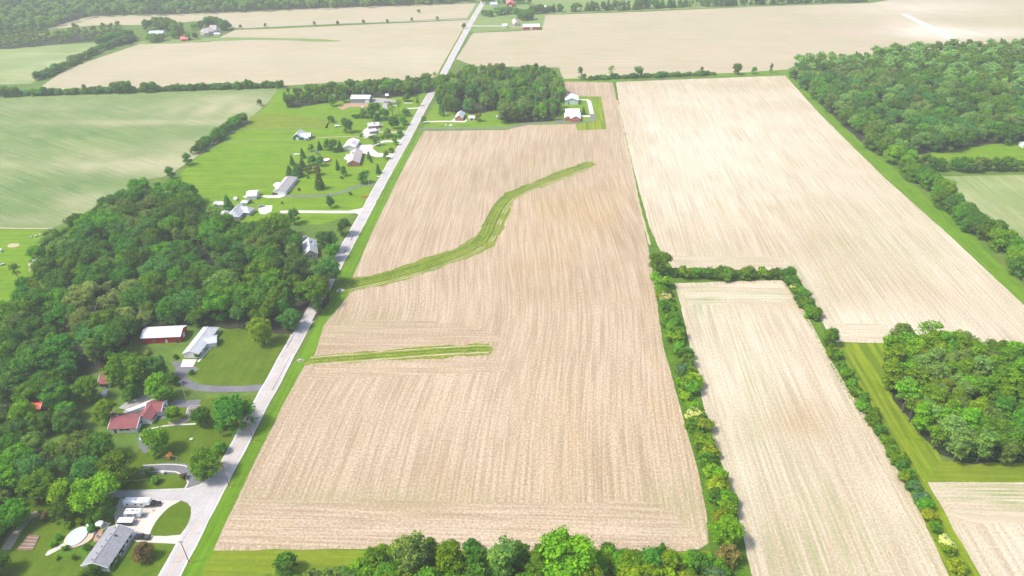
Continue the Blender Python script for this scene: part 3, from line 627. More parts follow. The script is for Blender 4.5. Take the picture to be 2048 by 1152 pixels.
wood_b = [(-60,800),(20,790),(60,772),(110,770),(150,790),(165,815),(150,850),(190,880),(200,900),(170,930),(185,965),(150,1000),(100,1012),(60,1005),(20,1040),(-60,1090)]
for i, (x, y) in enumerate(fill(wood_b, 7, 9.2, seed=5)):
    q = random.Random(i+500); px, py = W2P(x, y, 7); c = q.choice(['d','m','l','d','m','s','b'])
    if math.hypot(px-73, py-808) < 24 or math.hypot(px-72, py-908) < 16 or math.hypot(px-215, py-800) < 20: continue
    tree((x, y), 'oak' if q.random() < .85 else 'sparse', c, q.uniform(9,14), f'{cname[c]} garden tree between the maroon-roofed houses and the left edge', f'{cname[c]} trees around the lower left gardens', q.uniform(.9,1.15), name='garden_tree')
grove = [(1776,700),(1785,672),(1850,668),(1900,674),(1960,692),(2048,708),(2180,718),(2180,900),(2048,896),(1935,896),(1890,880),(1860,850),(1815,795),(1782,750)]
for i, (x, y) in enumerate(fill(grove, 9, 4.9, seed=8)):
    q = random.Random(i+900); px, py = W2P(x, y, 8); c = q.choice(['l','l','m','l','f','y','l','f'] if px < 1960 else ['m','d','s','m','l'])
    if 2010 < px < 2050 and 790 < py < 815: continue
    e = ('on the upper left edge' if py < 760 else 'on the lower left edge') if px < 1810+max(0,(py-760))*.5 else (('along the front edge' if px < 1980 else 'at the front right') if py > 850 else (('on the back edge' if px < 1940 else 'on the back right edge') if py < 715 else ('in the left middle' if px < 1900 else ('in the back middle' if py < 780 else 'in the front middle'))))
    tree((x, y), 'tall' if q.random() < .85 else 'sparse', c, q.uniform(12.5,18.5), f'{cname[c]} feathery tree {e} of the right grove', f'{cname[c]} trees {e} of the right grove', q.uniform(.95,1.25), name='grove_tree')
east = [(1585,135),(1600,118),(1660,112),(1700,118),(1760,102),(1850,92),(1950,88),(2048,84),(2300,84),(2300,262),(2048,262),(1950,272),(1850,288),(1790,294),(1752,284),(1700,240),(1650,195)]
pe = fill(east, 9, 9.8, seed=11)
pe.sort(key=lambda p: dist(p))
indiv = [p for p in pe if W2P(*p, 9)[0] < 2090][:235]; si = set(indiv); rest = [p for p in pe if p not in si]
for i, (x, y) in enumerate(indiv):
    q = random.Random(i+1500); px, py = W2P(x, y, 9); c = q.choice(['b','d','m','f','s','b','m','f'])
    e = 'on the slanting left edge' if px < 1620+(py-150)*1.15 else ('on the front edge' if py > 255 else ('in the near left part' if px < 1780 else ('in the near middle' if px < 1920 else 'in the near right part')))
    tree((x, y), 'oak' if q.random() < .9 else 'tall', c, q.uniform(12,17), f'{cname[c]} round-crowned tree {e} of the upper right wood', f'{cname[c]} trees {e} of the upper right wood', q.uniform(.85,1.1), name='forest_tree')
# low-cost joined masses for what stands past the nearest few hundred
LOW = [leafcloud([(x,y,z,r) for x,y,z,r in broad_clumps(800+k, 14, 5.4, .2, 15, 2.6, shape=k%3)], 3.2, .78, 800+k) for k in range(5)]
LOWP = [leafcloud(conifer(820+k, 12, 3.0)[::3], 14, .6, 820+k, .9) for k in range(2)]
def mass(name, pts, hs, col, label, cat, protos=LOW, wide=(.85,1.15)):
    V, TT, Q = [], [], []; k = 0
    for i, (x, y) in enumerate(pts):
        q = random.Random(i*7+3); v, t, f = protos[q.randrange(len(protos))]; s = q.uniform(*hs)/(14 if protos is LOW else 12); a = q.uniform(0,6.28); w = q.uniform(*wide)
        m = np.array([[math.cos(a)*s*w,-math.sin(a)*s*w,0],[math.sin(a)*s*w,math.cos(a)*s*w,0],[0,0,s]])
        V.append(v@m.T+np.array([x,y,0])); TT.append(t+k); Q.append(f+k); k += len(v)
    me = npmesh(name, np.concatenate(V), np.concatenate(TT), np.concatenate(Q), 'leaf'); o = bpy.data.objects.new(name, me); C.objects.link(o); o.color = (*COL[col],1)
    tag(o, label, cat, None, 'stuff'); return o
q = random.Random(5); q.shuffle(rest)
mass('forest', rest[0::2], (12,17), 'f', 'far half of the big wood at upper right, blue-green crowns', 'wood')
mass('forest', rest[1::2], (12,17), 'm', 'far half of the big wood at upper right, mid green crowns', 'wood')
far1 = [(-260,-22),(300,-24),(962,-22),(950,-6),(900,0),(800,4),(700,8),(600,11),(500,15),(350,22),(280,22),(180,26),(140,36),(95,50),(50,60),(-260,72)]
pf = fill(far1, 7, 10, tries=20, seed=21); q.shuffle(pf)
mass('distant_wood', pf[0::2], (10,16), 'f', 'hazy distant wood along the top left horizon, paler crowns', 'wood'); mass('distant_wood', pf[1::2], (10,16), 'b', 'hazy distant wood along the top left horizon, darker crowns', 'wood')
far2 = [(-260,70),(0,66),(40,62),(110,66),(150,56),(200,55),(238,48),(245,62),(272,74),(262,82),(200,74),(120,80),(20,90),(-260,92)]
pf = fill(far2, 5, 9.5, tries=20, seed=22)
mass('distant_wood', pf, (7,13), 'f', 'band of scrubby trees below the distant wood at upper left', 'wood')
wood_m = [(884,160),(905,150),(940,146),(1000,142),(1060,140),(1105,146),(1118,170),(1120,205),(1108,222),(1060,226),(1012,226),(1000,205),(985,200),(955,210),(918,206),(890,206),(876,190)]
for i, (x, y) in enumerate(fill(wood_m, 9, 6.6, seed=13)):
    q = random.Random(i+2500); px, py = W2P(x, y, 9); c = q.choice(['b','d','m','f','m','l','s'])
    if (912 < px < 955 and 186 < py < 206): continue
    e = 'near the road' if px < 930 else ('on its right side' if px > 1070 else ('in the front middle' if py > 185 else 'in the back middle'))
    tree((x, y), 'tall' if q.random() < .55 else 'oak', c, q.uniform(12,19), f'{cname[c]} tree {e} of the tall roadside copse', f'{cname[c]} trees {e} of the roadside copse', q.uniform(.75,1.0), name='copse_tree')
wood_n = [(566,186),(600,180),(650,182),(690,172),(740,166),(800,163),(862,160),(866,172),(820,182),(780,186),(740,186),(690,190),(650,196),(600,204),(572,206)]
for i, (x, y) in enumerate(fill(wood_n, 5, 7.5, seed=15)):
    q = random.Random(i+3500); px, py = W2P(x, y, 5); c = q.choice(['m','d','f','m','l','b'])
    if 755 < px < 790 and 178 < py: continue
    e = 'left end' if px < 640 else ('right end' if px > 790 else 'middle')
    tree((x, y), 'oak' if q.random() < .6 else 'tall', c, q.uniform(7,13), f'{cname[c]} tree, tree belt north of the long shed, {e}', f'{cname[c]} trees of the northern tree belt, {e}', q.uniform(.8,1.0), name='belt_tree')

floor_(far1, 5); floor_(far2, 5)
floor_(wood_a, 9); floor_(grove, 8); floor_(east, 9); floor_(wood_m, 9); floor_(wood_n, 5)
# ---------------------------------------------------------------- single trees: base px, base py, kind, colour, height, label, width
for a in [
 (770,240,'oak','m',9,'green tree between the large dark tree and the gravel yard',.8),
 (813,203,'round','b',7,'dark tree beside the short upper drive near the road',1.1),
 (822,185,'oak','m',10,'mid green tree below the low house under trees near the road',.8),
 (848,186,'tall','l',10,'fresh green tree closest to the road above the short upper drive',.9),
 (760,180,'oak','d',11,'dark tree left of the small dark shed',.8),
 (783,190,'oak','b',10,'dark tree right of the small dark shed',.8),
 (806,250,'round','m',7,'round green tree near the road below the thin light trees',1.2),
 (812,232,'round','d',6,'dark round bush tree near the road above the grey house drive',1.3),
 (690,205,'round','d',8,'dark tree at the left end of the long pole barn',1.0),
 (728,233,'round','f',7,'pale green tree on the clipped lawn hedge',1.1),
 (662,245,'round','m',6,'small tree at the paddock corner right of the green barn',1.1),
 (640,300,'pine','b',7,'small spruce just right of the blue playset',.9),
 (580,352,'pine','d',8,'low dark spruce left of the wide dark spruce',1.2),
 (290,745,'round','m',9,'green tree behind the very large tree near the barn',1.2),
 (350,770,'round','d',6,'small dark tree at the bend of the curved grey drive',1.1),
 (180,800,'oak','m',12,'mid green tree below left of the small maroon-roofed house',.9),
 (440,905,'round','m',6,'low green tree on the lawn below the huge roadside tree',1.2),
 (527,686,'oak','y',15,'yellow-green tree on the lawn edge in front of the large wood',.8),
 (258,776,'oak','m',17,'very large green tree between the small maroon-roofed house and the barn',1.0),
 (318,760,'oak','b',14,'dark pointed tree in front of the red barn',.72),
 (327,800,'oak','l',14,'bright green round tree beside the curved grey drive',.85),
 (265,800,'round','d',9,'dark bushy tree on the left of the gravel drive under the big tree',1.0),
 (300,720,'round','g',6,'small grey tree close in front of the red barn wall',.9),
 (355,683,'round','m',4,'small round tree at the corner of the red barn',.9),
 (220,842,'oak','l',12,'light green tree in front of the small maroon-roofed house',.85),
 (350,842,'round','l',8,'small light green tree between the two drives and the little garage',1.0),
 (318,905,'oak','l',13,'light green tree in front of the maroon L-shaped house',.85),
 (474,852,'oak','d',16,'huge dark tree at the roadside above the utility pole',1.12),
 (408,850,'oak','d',9,'dark tree left of the huge roadside tree beside the little garage',.85),
 (418,955,'oak','m',12,'low green tree on the lawn beside the dark asphalt drive',1.0),
 (245,965,'oak','m',14,'large round tree left of the orange playset',1.05),
 (200,1015,'oak','l',14,'large bright tree over the side street',1.1),
 (140,1010,'oak','y',12,'yellow-green tree over the side street, left of the large bright one',.95),
 (168,920,'oak','s',13,'grey-green tree left of the maroon L-shaped house',.95),
 (130,1042,'oak','d',9,'dark tree behind the plum shrub by the garden',.9),
 (212,1040,'round','d',8,'dark tree beside the white camper trailer',1.1),
 (292,1117,'round','p',7,'plum-leaved ornamental tree on the lawn by the grey ranch house',1.25),
 (96,1040,'round','p',5,'small plum-coloured tree at the head of the dirt track',1.0),
 (50,940,'oak','m',13,'round green tree above the left driveway gap',1.0),
 (20,990,'oak','l',12,'light green tree at the left edge above the side street',1.0),
 (185,1160,'round','d',7,'dark bush tree at the near gable of the grey ranch house',1.2),
 (2,1150,'oak','d',9,'dark tree in the bottom left corner',1.0),
 (38,560,'sparse','d',11,'dark thin tree standing apart at the left edge of the large wood',1.0),
 (55,585,'oak','d',10,'dark tree beside the bare patch at the left of the large wood',.8),
 (590,447,'round','b',11,'dark round tree standing on the lawn just below the white gravel drive',.92),
 (662,415,'round','b',10,'small dark tree above the white gravel drive',.7),
 (692,470,'oak','d',12,'dark tree at the roadside below the gravel drive mouth',.8),
 (655,505,'oak','b',14,'tall dark tree right of the grey house hidden in trees',.85),
 (668,520,'oak','m',11,'mid green tree between the hidden grey house and the road',.8),
 (590,520,'oak','d',12,'dark tree left of the grey house hidden in trees',.8),
 (640,378,'pine','m',13,'tall green cone-shaped tree in front of the brick ranch lawn',.95),
 (728,366,'round','d',8,'dense dark round tree beside the white flag pole',1.1),
 (757,347,'pine','t',7,'small blue spruce beside the road',.85),
 (595,353,'pine','b',10,'wide dark spruce left of the conifer cluster',1.35),
 (606,340,'pine','d',9,'dark spruce behind the wide spruce',1.0),
 (585,330,'pine','m',8,'narrow green spruce left of the cluster near the white bench',.8),
 (606,316,'pine','m',8,'green spruce right of the white bench',.8),
 (622,303,'round','f',6,'small grey-green tree above the blue playset',.85),
 (625,330,'round','b',7,'dark tree left of the red-rimmed pool',1.0),
 (642,332,'round','b',7,'dark tree touching the red-rimmed pool',1.0),
 (618,346,'round','s',6,'greyish tree in the middle of the conifer cluster',1.1),
 (636,350,'round','r',6,'brownish half-bare tree in the conifer cluster',1.1),
 (656,300,'round','b',8,'dark tree above the pool, left of the pair',.8),
 (668,304,'oak','m',9,'green tree above the pool, between the two dark ones',.7),
 (681,303,'pine','b',9,'dark spruce beside the white garage',.9),
 (676,340,'pine','b',8,'slim dark spruce below the brick house',.75),
 (688,352,'willow','m',7,'low spreading tree below the brick house',.8),
 (738,318,'pine','b',6,'small dark conifer beside the concrete yard of the brick house',1.0),
 (754,291,'round','b',7,'round dark tree at the edge of the pale drive loop',.95),
 (790,290,'round','m',6,'small tree at the road end of the drive loop',.8),
 (773,318,'round','m',6,'small tree in the lawn island of the drive loop',.8),
 (782,305,'round','s',4,'low tree on the lawn island of the drive loop',1.1),
 (695,265,'oak','m',11,'large light tree on the mown lawn left of the small grey house',.78),
 (751,240,'oak','d',13,'large dark tree above the small grey house',.85),
 (785,232,'sparse','f',12,'thin light tree right of the large dark tree',1.0),
 (798,225,'sparse','f',11,'thin light tree beside the gravel yard near the road',.9),
 (788,258,'oak','b',10,'dark tree beside the drive of the small grey house',.8),
 (775,272,'willow','s',6,'grey-green spreading shrubby tree above the drive loop',1.2),
 (800,272,'willow','s',5,'low spreading shrubby tree near the road above the drive loop',1.1),
 (835,212,'tall','f',10,'light tree on the lawn near the road opposite the copse',.8),
 (666,212,'round','m',9,'dark tree at the corner of the dirt yard',.9),
 (680,195,'round','m',7,'small tree behind the long shed, left side',1.0),
 (848,246,'round','m',7,'single small tree at the roadside drive mouth, right of the road',.85),
 (870,162,'sparse','y',10,'light yellowish tree at the left verge of the far road',1.0),
 (957,243,'oak','o',8,'bright yellow-green tree right of the small white shed',.75),
 (884,232,'oak','b',11,'dark tree at the road corner of the copse lawn',.6),
 (900,228,'tall','b',12,'dark tree left of the small grey-roofed house at the copse',.7),
 (1167,229,'pine','t',8,'blue spruce between the white barn and the brick farmhouse',1.0),
 (1160,160,'tall','m',15,'solitary tree standing on the field boundary, leftmost of the boundary trees',.9),
 (1168,160,'round','m',7,'low tree leaning against the leftmost boundary tree',1.0),
 (1222,158,'sparse','f',15,'light airy tree on the boundary at the corner of the bright field',.9),
 (1277,155,'oak','m',12,'round green tree on the boundary right of the airy tree',.75),
 (1403,150,'tall','s',10,'thin grey-green tree in the middle of the boundary scrub',.7),
 (1474,149,'oak','m',12,'round dark tree on the boundary, left of two small ones',.75),
 (1508,148,'round','m',8,'small tree between two larger ones on the boundary',.9),
 (1541,146,'tall','m',11,'upright small tree on the boundary beside the big wood',.65),
 (459,424,'pine','b',14,'tall dark spruce beside the grey hip-roofed house',1.0),
 (342,358,'round','d',10,'round tree on the left field boundary nearest the large wood',.95),
 (376,330,'round','d',10,'round tree on the left field boundary, second from the wood',.95),
 (520,212,'round','m',7,'round tree on the left field boundary farthest from the wood',.9),
 (1316,548,'oak','m',14,'large tree at the corner where the narrow hedge meets the hedgerow',.82),
 (1576,562,'oak','d',9,'dark round tree at the right end of the short hedge',.75),
 (1657,690,'oak','m',10,'round green tree at the bottom of the slanting hedge',.82),
 (1666,716,'round','m',6,'low bushy tree just below the round tree of the slanting hedge',1.3),
 (575,1142,'round','d',8,'dark open-branched tree alone on the bottom grass strip',1.2),
 (830,1146,'willow','f',19,'tall feathery grey-green tree at the bottom edge, leftmost of the tall ones',.9),
 (905,1152,'oak','l',15,'dense light green tree at the bottom edge, right of the feathery one',.72),
 (948,1150,'round','d',10,'small dark tree at the bottom between two taller trees',.8),
 (1010,1156,'tall','s',20,'tall open grey-green tree with two tops at the bottom edge',1.1),
 (1128,1160,'oak','l',20,'biggest bright green tree at the bottom edge',1.05),
 (1092,1172,'oak','m',16,'green tree left of the biggest bright tree at the bottom',.8),
 (1165,1195,'oak','y',15,'yellow-green tree in front of the biggest bright tree',.8),
 (1320,1118,'tall','d',8,'small dark narrow tree at the bottom edge of the main field',.8),
 (1248,1125,'round','m',7,'small tree at the bottom edge right of the biggest tree',.8),
 (1215,1135,'round','l',7,'low bright tree at the bottom edge right of the biggest tree',1.0),
 (1450,1085,'oak','l',11,'large round bright bush tree at the foot of the long hedgerow',.95),
 (1440,1050,'round','o',7,'yellow-green tree near the foot of the long hedgerow',1.0),
 (1455,1125,'round','r',8,'grey-brown twiggy tree at the bottom of the long hedgerow',1.2),
 (1785,325,'oak','l',15,'bright round tree at the lower corner of the big wood',1.0),
 (1760,310,'oak','m',12,'mid green tree left of the bright one at the corner of the big wood',.9),
 ]:
    k_ = 1.22 if (555 < a[0] < 835 and 200 < a[1] < 400) else 1.0
    T(*a[:4], a[4]*k_, a[5], wide=a[6])
# ---- rows and hedges -------------------------------------------------
def along(pts, n, w=0, seed=0):
    "n places along a line of points of the survey, spread w metres to the sides"
    q = random.Random(seed); P = spline([G(*p) for p in pts], 2); L = [0]
    for i in range(1, len(P)): L.append(L[-1]+(P[i]-P[i-1]).length)
    out = []
    for k in range(n):
        s = L[-1]*(k+.5+q.uniform(-.3,.3))/n; i = next((j for j in range(1,len(L)) if L[j] >= s), len(L)-1)
        p = P[i-1].lerp(P[i], (s-L[i-1])/max(1e-6,L[i]-L[i-1])); out.append((p.x+q.uniform(-w,w), p.y+q.uniform(-w,w)))
    return out
def row(pts, n, w, kinds, cols, hs, fmt, grp, seed, wide=(.85,1.2), name=None):
    for i, (x, y) in enumerate(along(pts, n, w, seed)):
        q = random.Random(seed*100+i); c = q.choice(cols); k = q.choice(kinds)
        tree((x, y), k, c, q.uniform(*hs)*1.1, fmt.format(c=cname[c]), f'{cname[c]} {grp}', q.uniform(*wide), name)
hedge = [(1316,560),(1328,600),(1345,650),(1362,700),(1375,760),(1385,820),(1398,870),(1418,920),(1430,970),(1442,1020),(1450,1070)]
row(hedge[:5], 46, 2.4, ['bush','bush','round'], ['m','d','m','l'], (2.0,6.8), '{c} shrub in the upper half of the long hedgerow', 'shrubs in the upper long hedgerow', 31, name='hedgerow_shrub')
row(hedge[4:], 50, 2.6, ['bush'], ['m','l','m','y','l','d','m','m'], (1.6,5.6), '{c} shrub in the lower half of the long hedgerow', 'shrubs in the lower long hedgerow', 32, name='hedgerow_shrub')
for (x, y, c, lb) in ((1330,606,'w','white-flowering shrub near the top of the long hedgerow'),(1387,838,'w','white-flowering shrub halfway down the long hedgerow'),(1396,858,'r','twiggy grey shrub halfway down the long hedgerow'),
   (1365,750,'t','dusty blue-green bush in the long hedgerow above the white shrub'),(1416,912,'o','yellow-green shrub in the lower long hedgerow'),(1434,985,'o','yellowish flowering shrub in the lower long hedgerow')):
    T(x, y, 'bush', c, 5.5, lb, 1.1)
row([(1322,552),(1380,556),(1440,556),(1500,556),(1566,556)], 30, 1.6, ['bush','bush','round'], ['m','d','m','l'], (3.5,6.5), '{c} shrub of the short cross hedge', 'shrubs of the short cross hedge', 33, name='hedgerow_shrub')
row([(1438,560),(1442,556)], 1, 0, ['round'], ['m'], (8,8), '{c} tall round bush in the middle of the short cross hedge', 'tall bush of the cross hedge', 34, name='hedgerow_shrub')
row([(1580,570),(1600,602),(1618,628),(1632,645)], 15, 1.8, ['bush'], ['d','m','m'], (3.5,6), '{c} shrub of the slanting hedge above the lone round tree', 'shrubs of the slanting hedge', 35, name='hedgerow_shrub')
T(1587,580,'bush','w',4,'small white-flowering shrub at the top of the slanting hedge',1.0)
row([(1668,718),(1690,750),(1712,790),(1745,850)], 12, 1.5, ['bush'], ['m','d','m'], (2.8,4.6), '{c} shrub of the hedge beside the upper mown grass lane', 'shrubs beside the upper mown lane', 36, name='hedgerow_shrub')
T(1694,760,'round','m',6.5,'round bush standing out beside the mown grass lane',1.15)
row([(1745,850),(1785,910),(1820,970),(1850,1020),(1880,1070),(1910,1130)], 28, 1.4, ['bush'], ['m','d','m','l'], (1.2,4.4), '{c} shrub of the hedge to the bottom right corner', 'shrubs of the bottom right hedge', 37, name='hedgerow_shrub')
for (x, y, c, lb) in ((1826,982,'t','silvery blue-green bush in the bottom right hedge, upper one'),(1840,1005,'t','silvery blue-green bush in the bottom right hedge, lower one'),(1758,868,'d','dark round bush left of the mown grass lane'),(1888,1094,'w','small whitish bush near the bottom of the right hedge'),(1800,935,'d','dark low bush in the right hedge above the silvery ones'),
   (1912,1140,'o','yellow-green bush at the bottom of the right hedge'),(1858,1042,'o','yellowish bush below the silvery bushes')): T(x, y, 'bush', c, 4.4, lb, 1.1)
belt = [(1795,318),(1820,350),(1850,372),(1880,392),(1905,425),(1940,458),(1985,488),(2020,515),(2060,560)]
row(belt, 58, 6, ['oak','round','oak'], ['m','d','l','m'], (8.5,12.5), '{c} tree of the bushy belt beside the pale green field', 'trees of the eastern belt', 38, (.75,1.15), name='belt_tree')
row([(1830,330),(1880,340),(1940,342),(2000,342),(2120,342)], 22, 4, ['oak','round'], ['s','m','m','d'], (7,10), '{c} tree of the row behind the pale green field', 'trees of the meadow row', 39, (.85,1.05), name='belt_tree')
# boundary line at the far left and right
for A_, B_, n_2, w_ in ((-60,180,50,'left third'),(180,370,40,'middle third'),(370,562,40,'right third')):
    row([(A_,192.5-max(0,A_)*.033),((A_+B_)/2,192.5-(A_+B_)/2*.033),(B_,192.5-B_*.033)], n_2, 1.5, ['bush'], ['b','d','m'], (3,6), '{c} bush of the left field boundary, '+w_, 'bushes of the left field boundary '+w_, 40+A_, (1.1,1.6), name='boundary_bush')
for (x, h, k, lb) in ((12,11,'oak','clump at the left edge'),(32,10,'oak','right part of the clump at the left edge'),(60,6,'round','small one right of the clump'),(90,9,'oak','broad one'),(105,8,'oak','partner of the broad one'),(172,11,'tall','upright one'),(202,10,'sparse','airy one'),(238,12,'oak','first of the dense pair'),(254,13,'oak','second of the dense pair'),(292,11,'oak','left of the twin crowns'),(306,11,'oak','right of the twin crowns'),
  (358,9,'sparse','thin one'),(384,8,'round','low one'),(408,9,'sparse','thin one by the gap'),(440,6,'round','small one in the hedge'),(478,9,'tall','narrow one'),(494,11,'tall','tall narrow pair, left'),(503,10,'tall','tall narrow pair, right'),(556,9,'pine','dark pointed one at the right end'),(566,9,'tall','last before the tree belt')):
    T(x, 194-x*.033, k, 'm' if x % 3 else 'b', h, f'tree on the left field boundary, {lb}', 1.0)
row([(1180,160),(1240,157),(1300,155),(1400,151),(1430,150)], 46, 1.2, ['bush'], ['m','d','m','b'], (2.5,5), '{c} bush of the field boundary behind the bright field', 'bushes of the boundary behind the bright field', 41, (1,1.4), name='boundary_bush')
row([(395,308),(405,300),(425,288),(440,276),(460,262),(475,252),(495,244)], 30, 2.5, ['round','bush','round'], ['d','m','d'], (5.5,9), '{c} bushy tree between the green crop and bright lawns', 'bushy trees between crop and lawns', 42, (.9,1.15), name='boundary_tree')
for w_, pts_ in (('lower third',[(70,160),(90,155),(130,137)]),('middle third',[(135,135),(165,120),(195,106)]),('upper third',[(200,103),(240,89),(275,80)])):
    row(pts_, 19, 2.5, ['bush','round'], ['d','m','b'], (5,9), '{c} bush of the far left diagonal hedge, '+w_, 'bushes of the far diagonal hedge', len(w_)*7+ord(w_[0]), (1,1.4), name='far_hedge_bush')
row([(200,92),(230,85),(262,78)], 12, 4, ['oak'], ['m','b'], (10,13), '{c} tree at the upper end of the far diagonal hedge', 'trees at the top of the diagonal hedge', 44, name='belt_tree')
# shelter belt and farmstead trees in the far distance
row([(1142,23),(1200,21),(1300,17),(1400,13),(1500,10),(1600,7),(1738,2)], 90, 4, ['pine','pine','tall','oak'], ['b','f','d','m'], (9,15), '{c} tree of the long shelter belt on the horizon right of the road', 'trees of the horizon shelter belt', 45, (.9,1.3), name='shelter_tree')
row([(962,30),(975,32),(985,34)], 4, 2, ['round','oak'], ['m','d'], (7,9), '{c} tree at the road corner of the far white farm', 'trees at the far farm corner', 46, name='farm_tree')
row([(990,30),(1010,29),(1030,28)], 9, 4, ['oak','tall'], ['m','f'], (8,12), '{c} tree behind the far farm lawn', 'trees behind the far farm lawn', 47, name='farm_tree')
row([(1040,36),(1052,40),(1060,38)], 8, 5, ['oak'], ['m','b'], (9,13), '{c} tree above the far red and white barn', 'trees above the far barn', 48, name='farm_tree')
row([(1064,27),(1080,26),(1100,25),(1125,24)], 10, 4, ['pine','oak'], ['b','d','m'], (8,13), '{c} tree beside the far pale-roofed house', 'trees beside the far pale house', 49, name='farm_tree')
row([(968,8),(980,6),(1000,8),(1045,8),(1060,10)], 12, 5, ['oak','round'], ['m','f','d'], (6,10), '{c} tree around the far white farmhouse by the road', 'trees around the far farmhouse', 50, name='farm_tree')
row([(292,62),(310,58),(330,60),(345,66),(365,66)], 16, 6, ['tall','oak'], ['f','m','b'], (11,17), '{c} tree behind the far left farm buildings', 'trees behind the far left farm', 51, name='farm_tree')
row([(302,84),(315,84),(328,82)], 7, 4, ['oak'], ['s','f'], (8,11), '{c} tree in front of the far pale barn', 'trees in front of the far pale barn', 52, name='farm_tree')
row([(342,78),(352,76),(380,80),(395,78)], 8, 4, ['oak'], ['m','l','p'], (7,11), '{c} tree beside the far red barn', 'trees beside the far red barn', 53, name='farm_tree')
row([(390,62),(405,54),(420,48),(440,52),(448,62),(460,56)], 16, 5, ['oak','round'], ['b','d','m'], (8,12), '{c} tree around the far manor-like house', 'trees around the far large house', 54, name='farm_tree')
for k, (x, y) in enumerate(((481,57),(531,54),(629,51),(676,49.5),(727,47),(775,46),(824,43),(875,41))):
    T(x, y, 'round', 'b', 6, f'small round tree beside the far farm lane, number {k+1} from the left of eight'.replace('number 1 from','first from').replace('number 2 from','second from').replace('number 3 from','third from').replace('number 4 from','fourth from').replace('number 5 from','fifth from').replace('number 6 from','sixth from').replace('number 7 from','seventh from').replace('number 8 from','last from'), .9)
T(928,57,'round','d',8,'bushy tree at the left side of the far road opposite the farm drive',1.0)
row([(880,30),(720,12)], 1, 0, ['bush'], ['d'], (4,4), '{c} lone bush in the far grass bank', 'lone far bush', 55)
# bottom edge thicket
row([(560,1180),(620,1180),(680,1174),(740,1160),(800,1155)], 13, 2.0, ['bush'], ['m','d','s'], (3,5.5), '{c} shrub in the bottom thicket left of the feathery tree', 'shrubs in the bottom left thicket', 56, name='thicket_shrub')
row([(690,1150),(740,1140),(790,1128),(870,1125),(960,1130),(1060,1130)], 22, 3, ['round','bush'], ['m','d','l'], (4,8), '{c} bushy tree, thicket between feathery tree and biggest tree', 'bushy trees in the bottom middle thicket', 57, name='thicket_shrub')
row([(780,1180),(900,1185),(1000,1185),(1100,1200),(1200,1180)], 20, 4, ['round','oak'], ['m','l','d'], (7,11), '{c} tree at the very bottom of the thicket', 'trees at the very bottom', 58, name='thicket_shrub')
row([(1190,1135),(1250,1140),(1300,1140),(1360,1140),(1420,1130)], 26, 4, ['bush','round'], ['m','l','y','d'], (3.5,7), '{c} shrub in the bottom thicket right of the biggest tree', 'shrubs in the bottom right thicket', 59, name='thicket_shrub')
row([(1220,1175),(1300,1180),(1380,1175),(1460,1170)], 24, 5, ['bush','round'], ['m','y','l','t'], (4,7.5), '{c} shrub at the bottom below the hedgerow foot', 'shrubs at the bottom edge below the hedgerow', 60, name='thicket_shrub')
# garden shrubs
for (x, y, c, h, lb) in ((236,1118,'o',1.6,'yellow-green shrub at the corner of the grey ranch house'),(228,1130,'o',1.3,'second yellow-green shrub by the grey ranch house corner'),(232,1110,'b',2.0,'dark clipped shrub at the front of the grey ranch house'),(226,1138,'b',1.6,'dark low shrub at the near corner of the grey ranch house'),
 (185,1062,'b',2.6,'dark shrub between the pool and the patio'),(115,1118,'y',1.6,'yellowish perennial shrub at the end of the pool path'),(150,1118,'m',2.0,'green shrub below the pool'),(175,1098,'d',2.2,'dark shrub right below the pool'),(132,1100,'m',2,'green shrub left below the pool'),(118,1078,'m',2.2,'green shrub in the bed left of the pool'),(108,1092,'l',2,'light shrub in the bed left of the pool path'),(138,1054,'l',2.4,'light green shrub above the pool'),(160,1048,'l',2.2,'light green shrub above right of the pool'),(180,1046,'m',2.4,'shrub at the top right of the pool'),
 (396,716,'d',2.8,'dark shrub at the garage corner of the white ranch house'),(410,700,'m',1.6,'small shrub in front of the white ranch house'),(352,717,'d',2.2,'clipped dark hedge bush left of the concrete apron'),(384,748,'d',2.2,'dark shrub on the lawn in the drive bend'),(340,836,'b',2.6,'dark shrub near the small garage'),(350,832,'b',3,'dark bush left of the small garage'),
 (735,345,'m',1.8,'small shrub on the lawn above the round dense tree'),(742,325,'b',2.2,'dark shrub at the right corner of the brick house'),(706,330,'b',2.2,'dark shrub in front of the brick wall'),(700,390,'d',2.4,'small dark bush below the curved drive'),(683,358,'d',2.2,'small bush on the lawn below the spreading tree'),(617,357,'d',2,'small bush right of the brick ranch'),(598,381,'r',1.8,'small reddish bush on the lawn by the brick ranch'),(564,408,'d',1.6,'tiny dark bush above the gravel drive'),(502,406,'d',2.4,'small dark bush beside the white tent'),
 (724,274,'b',3,'dark narrow shrub beside the white garage drive'),(300,948,'d',3,'dark shrub by the side street lawn'),(312,965,'m',3,'green shrub on the lawn above the side street'),(368,957,'p',2.4,'small plum shrub in the lawn loop')):
    T(x, y, 'bush', c, h, lb, 1.0, None)
row([(706,236),(740,237)], 9, .6, ['bush'], ['d','b'], (2.5,3.4), '{c} bush of the clipped hedge above the mown lawn', 'bushes of the clipped lawn hedge', 61, name='hedge_bush')
row([(738,280),(770,276),(800,275)], 10, 1, ['bush'], ['m','d'], (2,3), '{c} bush along the drive above the pale loop', 'bushes above the drive loop', 62, name='hedge_bush')
